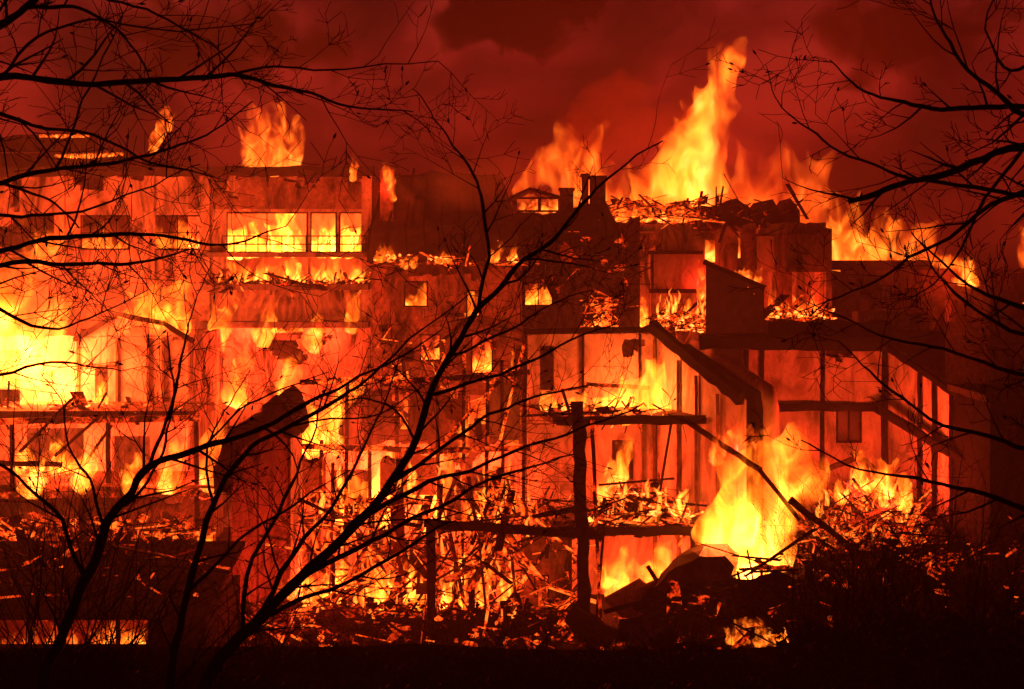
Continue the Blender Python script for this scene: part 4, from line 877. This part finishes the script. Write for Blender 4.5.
tree('bare_tree', 'bare tree at the left edge sending long level branches across the sky', 'tree',
  q((-150, 560, 22), (-140, 300, 19), (-125, 120, 16), (-110, 0, 13), (-90, -140, 9)),
  [q((-125, 115, 10), (-60, 92, 8), (0, 80, 6.6), (80, 83, 5.6), (150, 82, 5), (215, 79, 4.4), (238, 76, 3.8), (300, 92, 3), (350, 104, 2.2), (412, 112, 1.2), d1=.5),
   q((236, 77, 2.6), (272, 66, 2.2), (345, 70, 1.7), (440, 58, .8), d0=.25, d1=.7),
   q((-120, 70, 10), (-50, 48, 9), (0, 24, 7.5), (30, 4, 6.4), (52, -24, 5), (80, -60, 3), d1=-.5),
   q((30, 4, 3.6), (70, 9, 3), (112, 26, 2.5), (140, 55, 2), (150, 84, 1.2), d0=-.3, d1=.2),
   q((60, -40, 3.4), (110, 0, 2.6), (170, 20, 2), (220, 50, 1.3), (246, 90, .8), d0=-.4),
   q((-130, 230, 9), (-60, 200, 6.5), (0, 182, 4.6), (60, 168, 3.8), (115, 163, 3.2), (170, 150, 2.4), (215, 130, 1.7), (255, 102, 1), d1=.4),
   q((-135, 300, 9), (-60, 272, 6.5), (0, 254, 4.6), (48, 240, 4.2), (90, 235, 3.6), (130, 232, 3.1), (180, 238, 2.5), (232, 240, 1.9), (285, 224, 1), d1=-.5),
   q((-138, 330, 9), (-60, 288, 6), (0, 268, 4.4), (60, 265, 3.8), (120, 262, 3.2), (160, 258, 2.3), (190, 248, 1.2), d1=.6),
   q((0, 182, 3), (30, 192, 2.6), (55, 206, 2.2), (78, 228, 1.4), d0=.2), q((55, 170, 2.8), (76, 122, 2.3), (100, 66, 1.8), (122, 14, 1.1), d0=.2, d1=.4),
   q((0, 80, 3.4), (40, 40, 2.6), (90, 20, 2), (180, 30, 1.4), (260, 20, .8), d1=.5),
   q((-60, 92, 5), (20, 120, 3.4), (90, 135, 2.4), (150, 160, 1.6), (210, 180, 1), d1=-.4),
   q((-60, 200, 4), (10, 215, 3), (70, 212, 2.2), (140, 190, 1.5), (200, 165, .8), d1=-.3),
   q((-60, 288, 5), (0, 310, 3.4), (50, 330, 2.4), (100, 315, 1.5), (150, 290, .8), d1=.3),
   q((-130, 350, 6), (-60, 350, 4), (0, 372, 3), (60, 360, 2), (120, 372, 1), d1=-.2)], 8, 7.0, every=.12, tl=.5, rk=.56)
tree('bare_tree', 'bare tree at the right edge with budded branches reaching over the red smoke', 'tree',
  q((1180, 620, 24), (1172, 380, 21), (1160, 180, 17), (1140, 40, 13), (1120, -120, 9)),
  [q((1158, 150, 10), (1090, 128, 8.6), (1024, 147, 7), (960, 168, 6), (910, 182, 5.2), (872, 195, 4.6), (848, 201, 4.2), d1=.4),
   q((1150, 110, 8), (1060, 112, 6), (1000, 106, 4.4), (940, 110, 3.7), (895, 104, 2.8), (860, 88, 2), (828, 60, 1), d1=-.4),
   q((1162, 220, 8), (1060, 202, 5.6), (1000, 192, 4), (930, 180, 3.2), (880, 168, 2.4), (832, 146, 2), (800, 120, 1.5), (777, 96, 1.1), (764, 66, .7), d1=.6),
   q((1150, 120, 7), (1060, 126, 5.4), (1005, 102, 4.4), (962, 62, 3.2), (942, 30, 2.2), (930, -10, 1.2), d1=-.6),
   q((1100, 0, 5), (1050, 40, 3.6), (1010, 70, 2.6), (985, 30, 1.8), (1000, -10, 1), d1=.3),
   q((1160, 190, 7), (1060, 180, 5.4), (992, 204, 4.2), (950, 236, 3.2), (902, 266, 2.3), (852, 290, 1.6), (800, 314, .9), d1=.5),
   q((1165, 330, 8), (1060, 322, 5), (1000, 300, 3.4), (950, 270, 2.2), (912, 236, 1.2), d1=-.5),
   q((1168, 400, 8), (1080, 388, 5), (1000, 368, 3.4), (930, 346, 2.3), (868, 330, 1.6), (806, 300, .9), d1=.4),
   q((1168, 360, 7), (1070, 340, 5), (1010, 330, 3.4), (960, 300, 2.6), (935, 272, 1.8), (925, 240, 1), d1=.2),
   q((1024, 147, 4), (985, 200, 3), (960, 250, 2.2), (930, 290, 1.4), (900, 300, .8), d0=.2, d1=.5),
   q((1172, 470, 8), (1080, 460, 5.4), (1000, 440, 3.8), (930, 418, 2.6), (870, 372, 1.8), (838, 340, 1), d1=-.3),
   q((1175, 520, 8), (1080, 530, 6), (1000, 500, 4.2), (930, 480, 3), (860, 470, 2), (800, 440, 1.1), d1=.4)], 9, 7.2, every=.14, tl=.42, rk=.58)
def thicket(label, px0, px1, Y, h0, h1, n, seed, lean=0.0, group=None):
    rr = random.Random(seed); c = P((px0 + px1) / 2, 0, Y); root = thing('shrub', label, 'shrub', (c.x, Y, ground_z(c.x, Y)), group)
    bm = bmesh.new()
    for i in range(n):
        x = P(rr.uniform(px0, px1), 0, Y).x; y = Y + rr.uniform(-.8, .8); p = Vector((x, y, ground_z(x, y) - .05))
        twig(bm, p, Vector((rr.gauss(lean, .45), rr.gauss(0, .3), 1)), rr.uniform(h0, h1), rr.uniform(.006, .014), rr, 2)
    build('stems', bm, M['bark'], root)
    bm = bmesh.new()
    for i in range(n * 46):
        x = P(rr.uniform(px0 - 10, px1 + 10), 0, Y).x; y = Y + rr.uniform(-.8, .8); hh = h0 * .55 * (.5 + .9 * abs(mnoise.noise(Vector((x * 1.3, seed, 0))))) 
        p = Vector((x, y, ground_z(x, y) + hh * rr.random() ** 1.2 * 1.3)); s = rr.uniform(.03, .085)
        a = Vector((rr.gauss(0, 1), rr.gauss(0, 1), rr.gauss(0, 1))).normalized(); b = a.orthogonal().normalized()
        v = [bm.verts.new(p - a * s), bm.verts.new(p + b * s * .5), bm.verts.new(p + a * s), bm.verts.new(p - b * s * .5)]; bm.faces.new(v)
    build('foliage', bm, M['leaf'], root)
    return root
thicket('tall tangled bramble below the left edge of the picture', -60, 110, 14, 1.5, 2.8, 46, 1, .2)
thicket('loose brush between the bent sapling and the stair tower', 100, 260, 16, .7, 1.7, 24, 2, .1)
for i, (a, b, h0, h1) in enumerate(((90, 220, .35, .9), (210, 330, .35, .8), (320, 430, .3, .6), (430, 540, .28, .6), (530, 640, .3, .6), (630, 740, .35, .8))):
    thicket('low black bramble along the crest of the dark bank', a, b, 20.5, h0, h1, 34, 20 + i, 0, 'low brambles along the crest')
thicket('rounded dark bush under the charred rubbish', 795, 870, 19.5, 1.0, 1.5, 50, 31)
thicket('big dark bush filling the lower right corner', 815, 1060, 18.5, 1.7, 2.3, 130, 32)
thicket('tall thin stemmed brush in front of the corner shed', 880, 1050, 16.5, 2.0, 3.4, 22, 33, -.2)

for i in range(7):
    thicket('low black bramble along the crest of the dark bank', 60 + i * 115, 190 + i * 115, 15.8, .3, .6, 26, 60 + i, 0, 'low brambles along the crest')
heap('charred roof timbers slumped down the front of the gabled house', 90, reg(506, 640, lambda u: (228 + 30 * abs(u - .5), 285), 62.6, 63.6), 94, (0, 0, 0, 4, 1, 0), (60, .08, .3, (0, 0, 4)), lmax=3.0, wmax=.2)
heap('smouldering laths hanging on the mansard house wall', 90, reg(376, 520, lambda u: (315, 430), 57.3, 57.9), 95, (0, 4, 1, 0, 2), None, lmax=2.4, flat=.9)
heap('scattered coals on the orange house balcony', 40, reg(-20, 190, lambda u: (404, 412), 51.2, 53.5), 96, (0, 4, 2, 1), (50, .05, .15, (2, 4, 3)))

flp('broad sheet of flame across the front wall of the orange house', 53.2, [[(70, 408, 16), (72, 380, 16), (80, 352, 9)], [(40, 405, 20), (44, 370, 18), (50, 340, 10)], [(140, 408, 9), (146, 392, 7), (150, 380, 3)]], power=6000, k=1.8, heat=1.25, nsc=1.1)
flp('rolling fire over the lower rail of the orange house', 50.4, [[(80, 488, 12), (86, 468, 11), (96, 450, 6)], [(130, 490, 12), (136, 472, 10), (142, 456, 5)], [(168, 488, 14), (172, 465, 12), (180, 440, 6)], [(30, 490, 12), (36, 476, 9)]], power=3200, k=1.8, heat=1.15, lights=2)
flp('orange fire crawling up the wall below the window bands', 61.2, [[(212, 346, 12), (222, 324, 12), (232, 300, 6)], [(262, 344, 12), (266, 325, 10), (272, 305, 5)], [(310, 346, 11), (316, 330, 8), (318, 318, 4)], [(350, 330, 8), (354, 300, 6), (352, 290, 3)]], power=3500, k=1.4, heat=1.0, lights=2)
fl('fire raging inside the lower floors of the apartment block', 285, 340, 160, 46, 64.5, 7, power=2600, k=1.2, heat=.95, lights=3)
fl('fire gutting the ground floors of the apartment block', 290, 402, 150, 50, 64.5, 6, power=2600, k=1.2, heat=.95, lights=3)
fl('fire gutting the rooms inside the mansard house', 448, 380, 140, 56, 61, 7, power=2200, k=1.3, heat=.95, lights=3)
fl('fire low inside the mansard house', 448, 442, 140, 56, 61, 7, power=2200, k=1.4, heat=1.0, lights=3)
fl('fire inside the wall of the gabled house', 572, 330, 110, 60, 67, 5, power=1500, k=1.0, heat=.85, lights=2)
fl('fire on the upper storey inside the flat roofed block', 760, 264, 120, 34, 71, 6, power=1500, k=1.2, heat=.9, lights=2)
fl('fire on the lower storey inside the flat roofed block', 770, 330, 120, 50, 71, 6, power=1500, k=1.2, heat=.9, lights=2)
flp('wide yellow blaze behind the middle of the collapsed frame', 50.6, [[(380, 520, 18), (384, 490, 18), (392, 460, 10)], [(430, 522, 18), (436, 486, 17), (440, 452, 8)], [(340, 520, 15), (346, 498, 13), (350, 476, 6)], [(462, 452, 9), (464, 430, 8), (468, 408, 4)], [(512, 448, 9), (514, 420, 8), (510, 396, 4)]], power=6000, k=2.3, heat=1.1, lights=2)
flp('low wide blaze along the foot of the collapsed frame', 46.6, [[(330, 604, 14), (334, 584, 12), (342, 566, 6)], [(372, 606, 14), (378, 580, 13), (384, 556, 6)], [(414, 606, 13), (416, 584, 11), (412, 562, 5)], [(452, 606, 13), (458, 580, 12), (462, 552, 6)], [(300, 602, 11), (304, 584, 9)]], power=5000, k=2.1, heat=1.15, lights=3)
flp('yellow fire flooding the lower storey of the gutted house', 47.2, [[(616, 592, 15), (620, 572, 14), (626, 552, 8)], [(650, 592, 15), (656, 570, 13), (664, 548, 7)], [(680, 590, 10), (684, 568, 9), (686, 545, 5)]], power=1500, k=1.4, heat=1.1)
bm = bmesh.new(); rr = random.Random(404)
for i in range(60):
    r_ = rr.gauss(330, 110); c = P(rr.uniform(0, 1024), r_, rr.uniform(40, 66))
    if c.z > .5 and r_ > 190: bmesh.ops.create_icosphere(bm, subdivisions=1, radius=rr.uniform(.007, .016), matrix=Matrix.Translation(c))
sp = build('sparks', bm, M['spark']); tag(sp, 'sparks drifting in the hot air over the yard', 'sparks', kind='stuff')

heap('brush and embers scattered over the lean-to roof', 150, reg(-20, 205, lambda u: (548, 606), 38.2, 42.4), 97, (0, 0, 0, 0, 4, 1), (70, .03, .09, (0, 0, 2, 4)), lmax=2.4, wmax=.07)
flp('twisting fire in front of the burnt wall below the balcony', 60.6, [[(234, 400, 14), (240, 372, 13), (250, 346, 6)], [(285, 402, 14), (290, 376, 12), (292, 352, 5)], [(208, 398, 11), (204, 376, 9), (200, 356, 4)]], power=2500, k=1.4, heat=1.0, lights=2)
